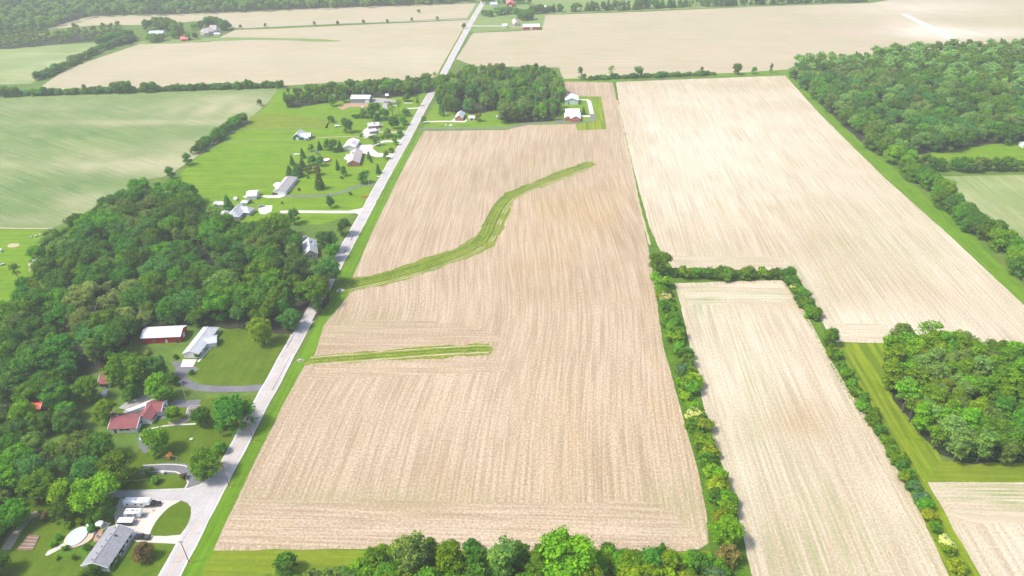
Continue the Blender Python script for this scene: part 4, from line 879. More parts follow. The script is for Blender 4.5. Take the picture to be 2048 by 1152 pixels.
# rough herbage that nobody could count: tufts on the verges and edges
def tufts(name, poly, z, n, size, col, label, seed):
    r = np.random.default_rng(seed); P = [G(*p) for p in poly]; xs = [p.x for p in P]; ys = [p.y for p in P]; cl = []
    q = random.Random(seed); t = 0
    while len(cl) < n and t < n*40:
        t += 1; x, y = q.uniform(min(xs),max(xs)), q.uniform(min(ys),max(ys))
        if inpoly(x, y, P): cl.append((x, y, q.uniform(.1,.35)*size, size*q.uniform(.5,1.1)))
    v, t_, f = leafcloud(cl, 10/size, .3*size, seed, 0, squash=.6)
    o = bpy.data.objects.new(name, npmesh(name, v, t_, f, 'leaf')); C.objects.link(o); o.color = (*COL[col],1); tag(o, label, 'grass', None, 'stuff')
tufts('rough_grass', [(1303,520),(1330,530),(1352,600),(1372,690),(1395,800),(1425,900),(1455,1000),(1480,1090),(1430,1090),(1415,1030),(1395,940),(1362,820),(1328,700),(1310,590)], 0, 1500, .55, 'l', 'rough grass and weeds under the long hedgerow', 71)
tufts('rough_grass', [(1600,600),(1650,680),(1700,770),(1790,900),(1860,1030),(1925,1150),(1905,1150),(1845,1040),(1775,905),(1690,785),(1640,690),(1585,590)], 0, 900, .5, 'l', 'rough grass along the right hand hedge', 72)
tufts('rough_grass', [(1040,350),(1120,335),(1170,322),(1190,326),(1130,345),(1074,365),(1035,385),(1005,395),(1000,385)], 0, 130, .35, 'l', 'weeds on the upper edge of the long grassed waterway', 73)
tufts('rough_grass', [(692,556),(760,545),(830,522),(920,492),(955,465),(965,470),(925,500),(835,530),(765,552),(700,566)], 0, 160, .35, 'm', 'weeds on the lower edge of the long grassed waterway', 74)
tufts('undergrowth', [(520,1150),(700,1140),(800,1115),(1000,1112),(1300,1112),(1480,1105),(1500,1200),(500,1200)], 0, 1500, .8, 'm', 'low undergrowth of the thicket along the bottom edge', 75)
tufts('undergrowth', [(1780,870),(1850,885),(1930,918),(2150,922),(2150,905),(1930,895)], 0, 300, .7, 'l', 'undergrowth at the front edge of the right grove', 76)

for (x, y, hh, lb) in ((205,655,15,'pale bare dead tree standing in the left wood behind the barn'),(292,655,14,'pale leaning dead trunk just behind the barn roof'),(100,950,11,'bare grey trunk among the lower left garden trees'),(1052,158,21,'tall bare-topped dead tree rising above the copse'),(1085,200,15,'pale dead trunk at the right side of the copse'),(1965,740,16,'bare pale tree in the right grove')):
    g_ = G(x, y); r_ = empty('dead_tree', (g_.x, g_.y, .02), x); tag(r_, lb, 'tree'); mm = trunkmesh(x, hh, .3, 3.2, 12).copy(); mm.materials[0] = MATS['pale_bark']
    t_ = bpy.data.objects.new('trunk', mm); C.objects.link(t_); t_.parent = r_
# ---------------------------------------------------------------- buildings
shingle('roof_grey', (.30,.30,.32)); shingle('roof_pale', (.52,.53,.56)); shingle('roof_maroon', (.27,.095,.10)); shingle('roof_taupe', (.48,.43,.42)); shingle('roof_brown', (.30,.25,.26))
metalroof('roof_white', (.82,.82,.82)); metalroof('roof_teal', (.50,.66,.62)); metalroof('roof_red', (.75,.04,.03)); metalroof('roof_pinkred', (.62,.17,.15)); metalroof('roof_lilac', (.55,.50,.52))
siding('wall_white', (.78,.78,.77)); siding('wall_red', (.55,.025,.04)); siding('wall_cream', (.66,.62,.54)); siding('wall_green', (.05,.17,.14)); siding('wall_blue', (.22,.29,.36)); siding('wall_palegreen', (.62,.70,.67)); siding('wall_tan', (.52,.45,.42))
plain('brick_red', (.48,.13,.10), .9, .1, var=.3, sc=4); plain('brick_orange', (.55,.20,.09), .9, .1, var=.3, sc=4); plain('trim', (.8,.8,.8), .5, .3, var=.03); plain('glass', (.03,.04,.05), .12, .6, var=.1); plain('dark_trim', (.06,.06,.07), .6)
plain('door_white', (.75,.74,.72), .5, .3, var=.05); plain('chrome', (.5,.5,.52), .3, .5, 1); plain('rubber', (.02,.02,.02), .8)
class House:
    def __init__(s, name, px, label, cat='house'):
        g = G(*px); s.o = g; s.root = empty(name, (g.x, g.y, .02)); tag(s.root, label, cat)
    def frame(s, A, B, zr):
        a, b = G(*A, zr)-s.o, G(*B, zr)-s.o; a.z = b.z = 0
        c = (a+b)/2; L = (b-a).length; d = (b-a)/L; return c, L, d, Vector((-d.y, d.x, 0))
    def place(s, mb, fr, name, mat, par=None):
        c, L, d, n = fr; mb.v = [tuple(c+d*x+n*y+Vector((0,0,z))) for x, y, z in mb.v]
        return mb.obj(name, mat, par or s.root)
    def vol(s, A, B, zr, w, he, wall, roof, hip=(0,0), over=.45, shed=None, wb=0, name='wall', trim=True):
        """a gabled or hipped volume: A, B ridge ends on the survey, zr ridge height, w width, he eave height, hip = inset of ridge at the ends"""
        fr = s.frame(A, B, zr); L = fr[1]; X0, X1 = -L/2-hip[0], L/2+hip[1]; hw = w/2; s.fr = (fr, X0, X1, hw, he, zr, over)
        ow = over
        wl = MB()
        x0, x1 = X0+ow, X1-ow; y = hw-ow; zt = he-.05; zp = lambda: he+(zr-he)*(1-.0)-.12
        if hip[0] or hip[1]:
            wl.box(x0, x1, -y, y, -.1, he-.04)
            if not hip[0]: wl.add([(x0,-y,he-.04),(x0,y,he-.04),(x0,0,zr-.2),(x0+.12,-y,he-.04),(x0+.12,y,he-.04),(x0+.12,0,zr-.2)], [(0,1,2),(5,4,3),(0,2,5,3),(1,4,5,2)])
            if not hip[1]: wl.add([(x1-.12,-y,he-.04),(x1-.12,y,he-.04),(x1-.12,0,zr-.2),(x1,-y,he-.04),(x1,y,he-.04),(x1,0,zr-.2)], [(0,1,2),(5,4,3),(0,2,5,3),(1,4,5,2)])
        else: wl.prism([(-y,-.1),(y,-.1),(y,he-.04),(0,zr-.2),(-y,he-.04)], x0, x1, 'x'); wl.v = [(b_, a_, c_) if False else (a_, b_, c_) for a_, b_, c_ in wl.v]
        s.place(wl, fr, name, wall)
        r = MB(); t = .16; ez = he-.12
        P = lambda x, y, z: (x, y, z)
        a0, a1 = -L/2, L/2
        top = [P(X0,-hw,ez),P(X1,-hw,ez),P(X1,hw,ez),P(X0,hw,ez),P(a0,0,zr),P(a1,0,zr)]
        bot = [(x_,y_,z_-t) for x_,y_,z_ in top]
        fs = [(0,1,5,4),(2,3,4,5)]
        if hip[0]: fs.append((3,0,4))
        if hip[1]: fs.append((1,2,5))
        fb = [tuple(i+6 for i in f[::-1]) for f in fs]
        ed = [(0,6,7,1),(2,8,9,3)]
        ed += [(1,7,8,2)] if hip[1] else [(1,7,11,5),(5,11,8,2)]
        ed += [(3,9,6,0)] if hip[0] else [(3,9,10,4),(4,10,6,0)]
        r.add(top+bot, fs+fb+ed); s.place(r, fr, 'roof', roof)
        s.place(MB().box(-L/2, L/2, -.16, .16, zr-.05, zr+.07), fr, 'ridge_cap', roof)
        if trim and not hip[0]: s._rake(fr, X0, hw, ez, zr)
        if trim and not hip[1]: s._rake(fr, X1, hw, ez, zr)
        return s
    def _rake(s, fr, x, hw, ez, zr):
        m = MB()
        for sg in (-1,1):
            m.add([(x-.06,sg*hw,ez-.22),(x+.07,sg*hw,ez-.22),(x+.07,0,zr-.16),(x-.06,0,zr-.16),(x-.06,sg*hw,ez+.04),(x+.07,sg*hw,ez+.04),(x+.07,0,zr+.05),(x-.06,0,zr+.05)],[(0,3,2,1),(4,5,6,7),(0,1,5,4),(1,2,6,5),(2,3,7,6),(3,0,4,7)])
        s.place(m, fr, 'rake_board', 'trim')
    def _at(s, side, t, z, w, h, d=.08):
        fr, X0, X1, hw, he, zr, ow = s.fr; x0, x1, y = X0+ow, X1-ow, hw-ow
        if side in 'rl': x = x0+(x1-x0)*t; yy = (-y if side == 'r' else y); sg = -1 if side == 'r' else 1; return (x-w/2, x+w/2, min(yy-sg*.03, yy+sg*d), max(yy-sg*.03, yy+sg*d), z, z+h)
        yv = -y+2*y*t; xx = x0 if side == 'a' else x1; sg = -1 if side == 'a' else 1; return (min(xx-sg*.03, xx+sg*d), max(xx-sg*.03, xx+sg*d), yv-w/2, yv+w/2, z, z+h)
    def win(s, side, ts, z=.95, w=1.2, h=1.1):
        for t in ts:
            f = s.place(MB().box(*s._at(side, t, z, w+.24, h+.24, .06)), s.fr[0], 'window', 'trim')
            s.place(MB().box(*s._at(side, t, z+.12, w, h, .09)), s.fr[0], 'pane', 'glass', f)
        return s
    def door(s, side, t, w=1.0, h=2.05, mat='dark_trim', name='door'): s.place(MB().box(*s._at(side, t, 0, w, h, .07)), s.fr[0], name, mat); return s
    def garage(s, side, t, w=4.8, h=2.2, mat='door_white'):
        d = s.place(MB().box(*s._at(side, t, 0, w, h, .06)), s.fr[0], 'garage_door', mat)
        for k in range(4):
            s.place(MB().box(*s._at(side, t, .08+k*h/4, w-.2, h/4-.1, .085)), s.fr[0], 'panel', mat, d)
        return s
    def vents(s, n, off=.9, mat='dark_trim', side=1):
        fr, X0, X1, hw, he, zr, ow = s.fr
        for k in range(n):
            x = -fr[1]/2+fr[1]*(k+.5)/n; z = zr-(zr-he)*off/hw
            s.place(MB().box(x-.16,x+.16,side*off-.16,side*off+.16,z-.1,z+.28), fr, 'roof_vent', mat)
        return s
    def chimney(s, t, y, h=.9, mat='brick_red', w=.4):
        fr, X0, X1, hw, he, zr, ow = s.fr; x = X0+(X1-X0)*t; z = zr-(zr-he)*abs(y)/hw
        c = s.place(MB().box(x-w,x+w,y-w,y+w,z-.6,z+h), fr, 'chimney', mat); s.place(MB().box(x-w*1.15,x+w*1.15,y-w*1.15,y+w*1.15,z+h,z+h+.12), fr, 'cap', 'dark_trim', c); return s
    def ribs(s, gap=.9):
        fr, X0, X1, hw, he, zr, ow = s.fr; n = int((X1-X0)/gap); m = MB(); ez = he-.12
        for k in range(1,n):
            x = X0+(X1-X0)*k/n
            for sg in (-1,1): m.add([(x-.03,sg*hw,ez+.005),(x+.03,sg*hw,ez+.005),(x+.03,0,zr+.005),(x-.03,0,zr+.005),(x-.03,sg*hw,ez+.06),(x+.03,sg*hw,ez+.06),(x+.03,0,zr+.06),(x-.03,0,zr+.06)],[(4,5,6,7),(0,1,5,4),(1,2,6,5),(2,3,7,6),(3,0,4,7)])
        o = s.place(m, fr, 'roof_seams', 'roof_white'); o['kind'] = 'stuff'; return s
    def slab(s, px, z0, z1, name, mat):
        P = [G(*p, z1)-s.o for p in px]; n = len(P); m = MB().add([(p.x,p.y,z0) for p in P]+[(p.x,p.y,z1-.02) for p in P], [tuple(range(n-1,-1,-1)), tuple(range(n,2*n))]+[(i,(i+1)%n,(i+1)%n+n,i+n) for i in range(n)])
        return m.obj(name, mat, s.root)
    def post(s, px, h, r=.08, mat='trim', name='porch_post'):
        g = G(*px)-s.o; return MB().tube((g.x,g.y,0),(g.x,g.y,h),r,r,6).obj(name, mat, s.root)
# A: grey ranch house bottom left
h = House('ranch_house', (205,1100), 'long grey-roofed ranch house with white gable beside the round pool')
h.vol((184.5,1126),(239,1049), 4.7, 10.2, 2.8, 'wall_white', 'roof_grey'); h.vents(6, .9).win('r', (.12,.24), 1.0, 1.6, 1.2).win('r', (.45,.6,.74,.88), .9, 1.3, 1.2).door('r', .52).door('r', .95, 1.0, 2.0, 'door_white').chimney(.72, -1.2, .5, 'dark_trim', .25)
# B: white-grey ranch with porch
h = House('ranch_house', (398,690), 'white ranch house with pale grey roof and front porch gable right of the red barn')
h.vol((379,702),(415.5,655.5), 4.6, 8.8, 2.9, 'wall_white', 'roof_pale', hip=(0,3.5)); h.garage('a', .5, 5.0).win('r', (.1,.22,.4), .9, 1.2, 1.2).door('r', .52).win('r', (.62,.9), .9, 1.6, 1.2).chimney(.9, .6, .6, 'trim', .3)
h.vol((408,676),(433,672.5), 4.2, 7.2, 2.7, 'wall_white', 'roof_pale'); h.win('b', (.3,.7), .9, 1.0, 1.1)
for p in ((432,688),(436,680),(427,692)): h.post(p, 2.6)
# red barn
h = House('red_barn', (322,676), 'low red barn with long white metal roof in front of the large wood', 'barn')
h.vol((286,659.5),(365.5,655.8), 5.6, 10.6, 3.9, 'wall_red', 'roof_white'); h.door('b', .5, 2.6, 2.6, 'door_white', 'sliding_door').ribs(1.1).win('r', (.3,), 1.2, 1.0, .8).door('r', .62, 1.0, 2.0, 'door_white')
# C
h = House('small_house', (206,775), 'small maroon-roofed white house with bright red shed roof behind')
h.vol((199.5,748.5),(223,747), 5.0, 9.8, 2.9, 'wall_white', 'roof_maroon'); h.win('r', (.2,.5), .9, 1.3, 1.1).door('r', .75, 1.0, 2.0, 'dark_trim').win('b', (.4,.7)).chimney(.5, 1.5)
h.vol((203,741.5),(221.5,740.5), 4.3, 5.0, 3.2, 'wall_white', 'roof_red', trim=False)
h.vol((203,783),(214,782.5), 2.4, 3.0, 2.1, 'wall_white', 'roof_white', trim=False)
# D
h = House('maroon_roof_house', (275,850), 'white L-shaped house with maroon shingle roofs between two driveways')
h.vol((222,835),(280,833), 4.9, 10.4, 2.8, 'wall_white', 'roof_maroon'); h.win('r', (.42,.5,.62,.7), 1.3, 1.0, .8).door('r', .2).win('b', (.5,), 1.0, 1.5, 1.2).chimney(.1, 2.5, .7, 'trim')
h.vol((293,806),(327,804.5), 4.7, 8.6, 2.85, 'wall_white', 'roof_maroon'); h.garage('r', .62, 4.6).win('b', (.4,.7))
h.vol((284,834),(303,808), 4.4, 7.2, 2.75, 'wall_white', 'roof_maroon', trim=False); h.win('l', (.4,.6)).win('r', (.3,.5))
# long white carport
h = House('long_white_shelter', (283,812), 'long narrow white flat-roofed shelter beside the gravel drive', 'shelter')
h.vol((252,821),(310,799), 2.6, 2.5, 2.4, 'wall_white', 'roof_white', trim=False)
# garage E
h = House('small_garage', (384,826), 'small cream garage with brownish roof left of the huge roadside tree', 'garage')
h.vol((375.5,814),(394,814), 4.0, 6.6, 2.6, 'wall_cream', 'roof_brown'); h.garage('r', .6, 2.8).win('a', (.5,))
# F
h = House('hidden_house', (620,500), 'grey-roofed house half hidden between dark trees beside the road')
h.vol((617,474),(620,500), 6.2, 9.0, 3.0, 'wall_tan', 'roof_pale'); h.win('b', (.25,.5,.75), 1.0, .9, 1.4).chimney(.35, 1.2, .8, 'dark_trim').win('l', (.3,.6))
h.vol((610,487),(628,486), 5.4, 5.0, 3.0, 'wall_tan', 'roof_pale')
# G
h = House('taupe_ranch_house', (570,375), 'taupe-roofed ranch house with white garage end above the curved drive')
h.vol((557.5,376.5),(578,352), 5.4, 10, 2.9, 'wall_white', 'roof_taupe', hip=(0,4.5)); h.garage('a', .45, 5.0).win('r', (.2,.38,.56,.74,.9), .9, 1.2, 1.2)
h.slab([(546,370),(552,364.5),(560,365),(553,376)], 0, .6, 'patio', 'trim')
h = House('white_shop_building', (504,390), 'white metal shop building with pinkish back roof left of the taupe ranch', 'workshop')
h.vol((493.5,383),(514.5,382), 4.6, 11, 3.2, 'wall_white', 'roof_white'); h.garage('r', .3, 3).garage('r', .7, 3)
h = House('grey_shed', (436,408), 'long low grey shed left of the tall spruce', 'shed'); h.vol((428.5,402.5),(449,402.5), 3.6, 6.5, 2.3, 'wall_white', 'roof_lilac')
h = House('hip_roof_house', (478,425), 'pale grey multi-gabled house above the large wood beside the tall spruce')
h.vol((480,406),(466,421), 6.2, 10, 2.8, 'wall_tan', 'roof_pale', hip=(0,3)); h.win('l', (.4,.7)); h.vol((478,412),(494,413), 5.4, 9, 2.8, 'wall_tan', 'roof_pale', hip=(0,3.5)); h.win('r', (.4,.7)).chimney(.3,1)
h = House('grey_outbuilding', (449,430), 'small pale grey hip-roofed outbuilding left of the multi-gabled house', 'shed'); h.vol((449,420),(449,427), 4.4, 6, 2.5, 'wall_tan', 'roof_pale', hip=(2,2))
h = House('white_tent', (489,405), 'small white peaked tent on the lawn below the white shop', 'tent'); h.vol((486,400.5),(491.5,400.5), 2.6, 4.5, 1.6, 'trim', 'roof_white', hip=(1.5,1.5), trim=False)
h = House('white_camper_shelter', (471,397), 'white low shelter left of the white shop building', 'shelter'); h.vol((468,393.5),(474,394), 2.6, 3.2, 1.6, 'trim', 'roof_white', trim=False)
# I
h = House('brick_house', (712,315), 'orange brick house with taupe roof beside the wide pale drive')
h.vol((713,296),(705.5,320), 5.4, 10.4, 2.9, 'brick_orange', 'roof_taupe'); h.win('b', (.3,.7), .9, 1.3, 1.2).win('l', (.3,.5,.7)).chimney(.4,-1.5)
h.vol((700,309),(707,308.5), 4.4, 6.5, 2.7, 'wall_white', 'roof_white'); h.slab([(688,316),(694,308),(704,310),(698,322)], 0, .5, 'patio', 'trim')
h = House('white_garage', (700,287), 'white garage with lilac roof panel above the brick house', 'garage')
h.vol((707,275.5),(697,290), 5.0, 10.4, 3.0, 'wall_white', 'roof_white'); h.garage('l', .5, 5)
fr, X0, X1, hw, he, zr, ow = h.fr
h.place(MB().add([(-4,1.0,zr-(zr-he)*1.0/hw+.08),(4,1.0,zr-(zr-he)*1.0/hw+.08),(4,hw-.8,he+.28),(-4,hw-.8,he+.28)], [(0,1,2,3)]), fr, 'roof_panel', 'roof_lilac')
# J
h = House('green_barn', (605,275), 'dark green barn with pale grey cross-gabled roof in the paddock', 'barn')
h.vol((601.5,258.5),(592.5,268), 5.6, 8.5, 2.8, 'wall_green', 'roof_pale'); h.door('b', .5, 2.4, 2.3, 'door_white', 'sliding_door')
h.vol((599,266),(622,265), 5.0, 9.2, 2.8, 'wall_green', 'roof_pale'); h.garage('r', .65, 4.5).win('b', (.3,.6))
h.slab([(607,276),(616,276),(616,271.5),(607,272)], 2.5, 2.62, 'awning', 'trim')
# L
h = House('small_grey_house', (745,255), 'small house with pale grey roof and messy patio below the large dark tree')
h.vol((735,245.5),(758,244), 4.6, 9.6, 2.8, 'brick_red', 'roof_pale'); h.win('r', (.2,.5,.8), .9, 1.4, 1.2).win('b', (.5,)).chimney(.6, -2, .6)
h.slab([(736,258),(752,256),(754,262),(735,264)], 2.3, 2.42, 'patio_roof', 'roof_pale'); 
for p in ((736,268),(746,267),(754,264)): h.post(p, 2.4)
# M
h = House('long_pole_barn', (721,199), 'long pole barn with white roof and blue-grey walls above the dirt yard', 'barn')
h.vol((703,189.8),(741.5,190), 6.4, 13, 4.4, 'wall_blue', 'roof_white'); h.ribs(1.2).garage('r', .9, 3.4, 3.2).door('r', .78, 1, 2, 'door_white').win('r', (.3,.5), 1.6, 1.2, .9)
h = House('dark_shed', (773,194), 'small dark shed with white roof right of the long pole barn', 'shed'); h.vol((770,187.5),(776.5,187), 4.2, 5.5, 2.8, 'dark_trim', 'roof_white')
h = House('roadside_house', (801,178), 'white house among trees at the end of the northern tree belt'); h.vol((792,167.5),(804,167), 5.2, 9, 2.8, 'wall_white', 'roof_white'); h.win('r', (.3,.7))
h = House('belt_house', (836,172), 'low house under trees near the road at the northern tree belt'); h.vol((824,168),(842,167), 4.2, 8, 2.6, 'wall_tan', 'roof_taupe'); h.win('r', (.3,.7))
# right of the road
h = House('white_gable_barn', (1144,205), 'white barn whose gable faces the viewer beside the copse', 'barn')
h.vol((1143.7,186.5),(1143.7,196), 6.6, 13.6, 4.2, 'wall_palegreen', 'roof_white'); h.ribs(1.2).garage('b', .62, 3.6, 3.2).door('b', .25, 1, 2)
h = House('farmhouse', (1145,228), 'farmhouse with red brick gables and white metal roof in the grass square')
h.vol((1130.5,217.5),(1158.8,217), 5.2, 8.4, 2.9, 'brick_red', 'roof_white'); h.win('r', (.5,)).win('b', (.5,))
h.vol((1135.5,222),(1135.5,232), 4.9, 6.2, 3.2, 'brick_red', 'roof_white', over=.15); h.win('b', (.5,), 1, 1.8, 1.2)
h.vol((1151.5,220),(1151.5,232), 5.7, 9.4, 3.2, 'brick_red', 'roof_white', over=.15); h.win('b', (.3,.7), 1, 1.5, 1.2)
h = House('copse_house', (918,234), 'small grey-roofed cottage at the lower left of the copse'); h.vol((922,220.5),(917,231), 5.4, 8, 2.9, 'brick_orange', 'roof_pale'); h.win('b', (.3,.7)).win('l', (.4,.7)); h.vol((912,230),(921,229), 4.0, 5, 2.6, 'wall_white', 'roof_grey')
h = House('white_shed', (943,237), 'white shed right of the small cottage, left of the bright tree', 'shed'); h.vol((937,231.5),(950,231.5), 3.8, 5.2, 2.6, 'wall_white', 'roof_white'); h.door('r', .5, 2, 2)
h = House('hidden_brick_house', (937,200), 'red brick house showing through gaps in the copse'); h.vol((929,190),(945,187), 5.2, 9, 2.9, 'brick_orange', 'roof_taupe'); h.win('r', (.3,.7))
h = House('copse_shed', (996,234), 'small grey shed at the foot of the copse', 'shed'); h.vol((993,231),(999,231), 2.6, 3.5, 1.9, 'wall_tan', 'roof_pale')
# far farms
h = House('far_long_barn', (1062,56), 'far long barn with white roof and red wall right of the road', 'barn'); h.vol((1045.5,48.2),(1079,47.5), 6.4, 13, 3.8, 'wall_red', 'roof_white'); h.door('r', .5, 3, 3, 'door_white')
h = House('far_white_garage', (1009,53), 'far small white garage at the end of the far drive', 'garage'); h.vol((1004.5,47.5),(1014.5,47.5), 4.6, 8, 3, 'wall_white', 'roof_white'); h.garage('r', .5, 4)
h = House('far_pink_house', (1033,47), 'far small pinkish-roofed house above the drive'); h.vol((1029,36),(1033,44), 6.0, 8.5, 3, 'wall_tan', 'roof_taupe'); h.win('b', (.3,.7))
h = House('far_red_barn', (1021,8), 'far red barn with white door at the top edge', 'barn'); h.vol((1020,-4),(1020.5,3), 8.5, 13, 4.5, 'wall_red', 'roof_pinkred'); h.door('b', .5, 4, 3.4, 'door_white')
h = House('far_white_farmhouse', (986,9), 'far white farmhouse beside the road at the top edge'); h.vol((980,4),(994,3.5), 6.5, 9, 3.4, 'wall_white', 'roof_pale'); h.win('r', (.2,.5,.8))
h = House('far_pale_house', (1093,18), 'far white-roofed house behind the spruces right of the far barn'); h.vol((1083,11),(1100,15), 7, 12, 3.4, 'wall_white', 'roof_white'); h.win('r', (.2,.5,.8)); h.vol((1090,10),(1091,16), 6.5, 10, 3.4, 'wall_white', 'roof_white')
h = House('far_teal_barn', (315,72), 'far barn with pale teal metal roof behind trees at upper left', 'barn'); h.vol((299,61.5),(328,61), 7.5, 18, 4, 'wall_white', 'roof_teal')
h = House('far_red_shed', (369,81), 'far bright red shed at upper left', 'shed'); h.vol((360.5,73),(376,72), 5.4, 12, 2.8, 'roof_red', 'roof_pinkred'); h.door('r', .5, 2.4, 2.2)
h = House('far_large_house', (418,66), 'far large house with pinkish stepped roofs at upper left')
h.vol((405,57),(432,52), 9, 14, 4.5, 'wall_tan', 'roof_taupe', hip=(2,2)); h.win('r', (.15,.35,.55,.75,.9), 1.2, 1.4, 1.6); h.vol((420,50),(432,50), 11, 10, 6, 'wall_tan', 'roof_taupe', hip=(2,2)); h.vol((405,61),(416,60), 7, 9, 4, 'wall_tan', 'roof_taupe'); h.win('b', (.5,))
h = House('far_white_outbuilding', (434,69), 'far low white outbuilding right of the large house at upper left', 'shed'); h.vol((428,65.5),(440,65.5), 3.4, 5, 2.4, 'wall_white', 'roof_white')
h = House('red_roof_shed', (72,812), 'small shed with bright red roof among the crowded garden trees', 'shed'); h.vol((62,806),(84,805), 5.6, 6, 4.2, 'brick_red', 'roof_red')
h = House('street_end_house', (120,995), 'pale house corner showing between trees at the left side street'); h.vol((104,982),(134,983), 4.4, 5, 3.0, 'wall_white', 'roof_pale'); h.win('r', (.3,.7))
h = House('hay_shelter', (2041,292), 'small white shelter in the meadow at the right edge', 'shelter'); h.vol((2043,284),(2049,284), 4, 7, 2.8, 'wall_white', 'roof_white')
# ---------------------------------------------------------------- vehicles and small things
plain('paint_white', (.8,.8,.8), .35, .5, var=.04); plain('paint_black', (.018,.018,.022), .25, .5, var=.1); plain('paint_grey', (.3,.31,.33), .35, .5); plain('red_plastic', (.6,.05,.03), .5); plain('orange_plastic', (.65,.22,.05), .5)
plain('blue_plastic', (.12,.25,.4), .5); plain('wood_pole', (.26,.12,.09), .9, .1, var=.3); plain('grey_pole', (.5,.48,.44), .8); plain('deck_tan', (.52,.41,.30), .8, .2)
plain('water', (.50,.70,.80), .15, .5, var=.02); plain('liner', (.75,.80,.84), .5); plain('wood_plank', (.45,.33,.22), .9, var=.3); plain('stone', (.45,.42,.38), .9, var=.3); plain('paving_brick', (.50,.20,.15), .9, var=.3); plain('wire', (.15,.15,.15), .6); plain('fence_grey', (.42,.40,.36), .9, var=.2); plain('soil', (.25,.16,.12), .95, var=.3)
def thing(name, px, az, label, cat, z=.1, w=None):
    g = G(*px); r = empty(name, (g.x, g.y, z), az); tag(r, label, cat); return r
def wheels(r, xs, y, rad=.36, w=.24):
    for x in xs:
        for s in (-1,1):
            t = MB().disc((x,s*y,rad),rad,'y',w).obj('wheel','rubber',r); MB().disc((x,s*(y+.02),rad),rad*.55,'y',w).obj('rim','chrome',t)
def headlights(r, x, y, z):
    for s in (-1,1): MB().box(x-.05,x+.03,s*y-.15,s*y+.15,z-.08,z+.08).obj('headlight','trim',r)
def pickup(px, az, paint, label):
    r = thing('pickup_truck', px, az, label, 'pickup truck')
    MB().prism([(-2.8,.45),(2.75,.45),(2.8,.95),(2.6,1.12),(1.15,1.2),(-.55,1.2),(-2.8,1.2)], -.97, .97).obj('body', paint, r)
    MB().prism([(-.6,1.21),(1.2,1.21),(.6,1.82),(-.5,1.86)], -.82, .82).obj('cab', paint, r)
    MB().box(-2.65,-.7,-.8,.8,1.205,1.24).obj('truck_bed', 'dark_trim', r)
    MB().prism([(.66,1.78),(1.18,1.26),(1.22,1.3),(.72,1.82)], -.72, .72).obj('windscreen', 'glass', r)
    for s in (-1,1): MB().box(-.45,.6,s*.83-.02,s*.83+.02,1.3,1.72).obj('side_window', 'glass', r)
    MB().box(-.64,-.57,-.7,.7,1.3,1.72).obj('rear_window', 'glass', r); wheels(r, (-1.75,1.8), .86, .4); headlights(r, 2.78, .7, .9); return r
def car(px, az, paint, label, z=.1):
    r = thing('car', px, az, label, 'car')
    MB().prism([(-2.25,.35),(2.25,.35),(2.25,.75),(1.9,.88),(.95,.95),(-1.6,.98),(-2.2,.9)], -.88, .88).obj('body', paint, r)
    MB().prism([(-1.75,.97),(1.05,.96),(.45,1.42),(-1.25,1.45)], -.74, .74).obj('cabin', 'glass', r)
    MB().prism([(-1.22,1.44),(.42,1.42),(.38,1.48),(-1.15,1.5)], -.7, .7).obj('roof', paint, r)
    wheels(r, (-1.4,1.4), .8, .33); headlights(r, 2.25, .6, .7); return r
def travel_trailer(px, az, L, label, fifth=False):
    r = thing('camper_trailer', px, az, label, 'camper trailer')
    x0, x1 = -L/2, L/2
    prof = [(x0,.7),(x1-.9,.7),(x1-.1,1.3),(x1,2.6),(x1-.5,3.05),(x0+.15,3.1),(x0,2.9)] if not fifth else [(x0,.75),(x1-2.6,.75),(x1-2.5,1.6),(x1-.5,1.7),(x1,2.5),(x1-.5,3.4),(x1-2.9,3.5),(x1-3.2,3.3),(x0+.15,3.25),(x0,3.05)]
    MB().prism(prof, -1.22, 1.22).obj('body', 'paint_white', r)
    for k, x in enumerate((x0+1.6, x0+L*.45, x0+L*.68)):
        for s in (-1,1): MB().box(x-.45,x+.45,s*1.22-.02,s*1.22+.03,1.7,2.3).obj('window', 'glass', r)
    MB().box(x0+L*.55-.35,x0+L*.55+.35,-1.26,-1.2,.85,2.7).obj('door', 'door_white', r)
    MB().box(x0+.3,x1-1.2 if not fifth else x1-3,-1.25,1.25,1.15,1.38).obj('stripe', 'paint_grey', r)
    MB().box(x0+L*.4,x0+L*.4+.9,-.4,.4,3.1,3.42).obj('air_conditioner', 'paint_grey', r)
    for x in (x0+.9, x0+L*.75): MB().box(x-.25,x+.25,-.25,.25,3.05,3.3).obj('roof_vent', 'paint_grey', r)
    MB().tube((x1-1,0,.6),(x1+1.1,0,.6),.08).obj('hitch', 'dark_trim', r)
    MB().tube((x0+L*.2,-1.3,2.95),(x0+L*.75,-1.3,2.95),.09).obj('awning_roll', 'trim', r)
    wheels(r, (x0+L*.38,x0+L*.38+.85), 1.0, .36); return r
az0 = 0.02
travel_trailer((279,1012), az0, 10.6, 'long white fifth-wheel camper trailer parked nearest the side street', True)
pickup((308,1010), az0, 'paint_black', 'dark pickup truck in front of the long white camper trailer')
travel_trailer((270,1033), az0+.05, 6.2, 'short white camper trailer parked between the long camper and the white-topped trailer')
r = thing('enclosed_trailer', (255,1048), az0+.02, 'dark boxy trailer with a flat white top beside the grey ranch house', 'trailer')
MB().box(-2.9,2.6,-1.15,1.15,.5,2.0).obj('body', 'paint_black', r); MB().box(-3.0,2.7,-1.25,1.25,2.0,2.16).obj('roof', 'paint_white', r); MB().box(2.6,2.66,-1,1,.6,1.9).obj('rear_door','paint_grey',r); wheels(r, (-.4,.45), 1.02, .34); MB().tube((-2.9,0,.5),(-4.1,0,.5),.07).obj('hitch','dark_trim',r)
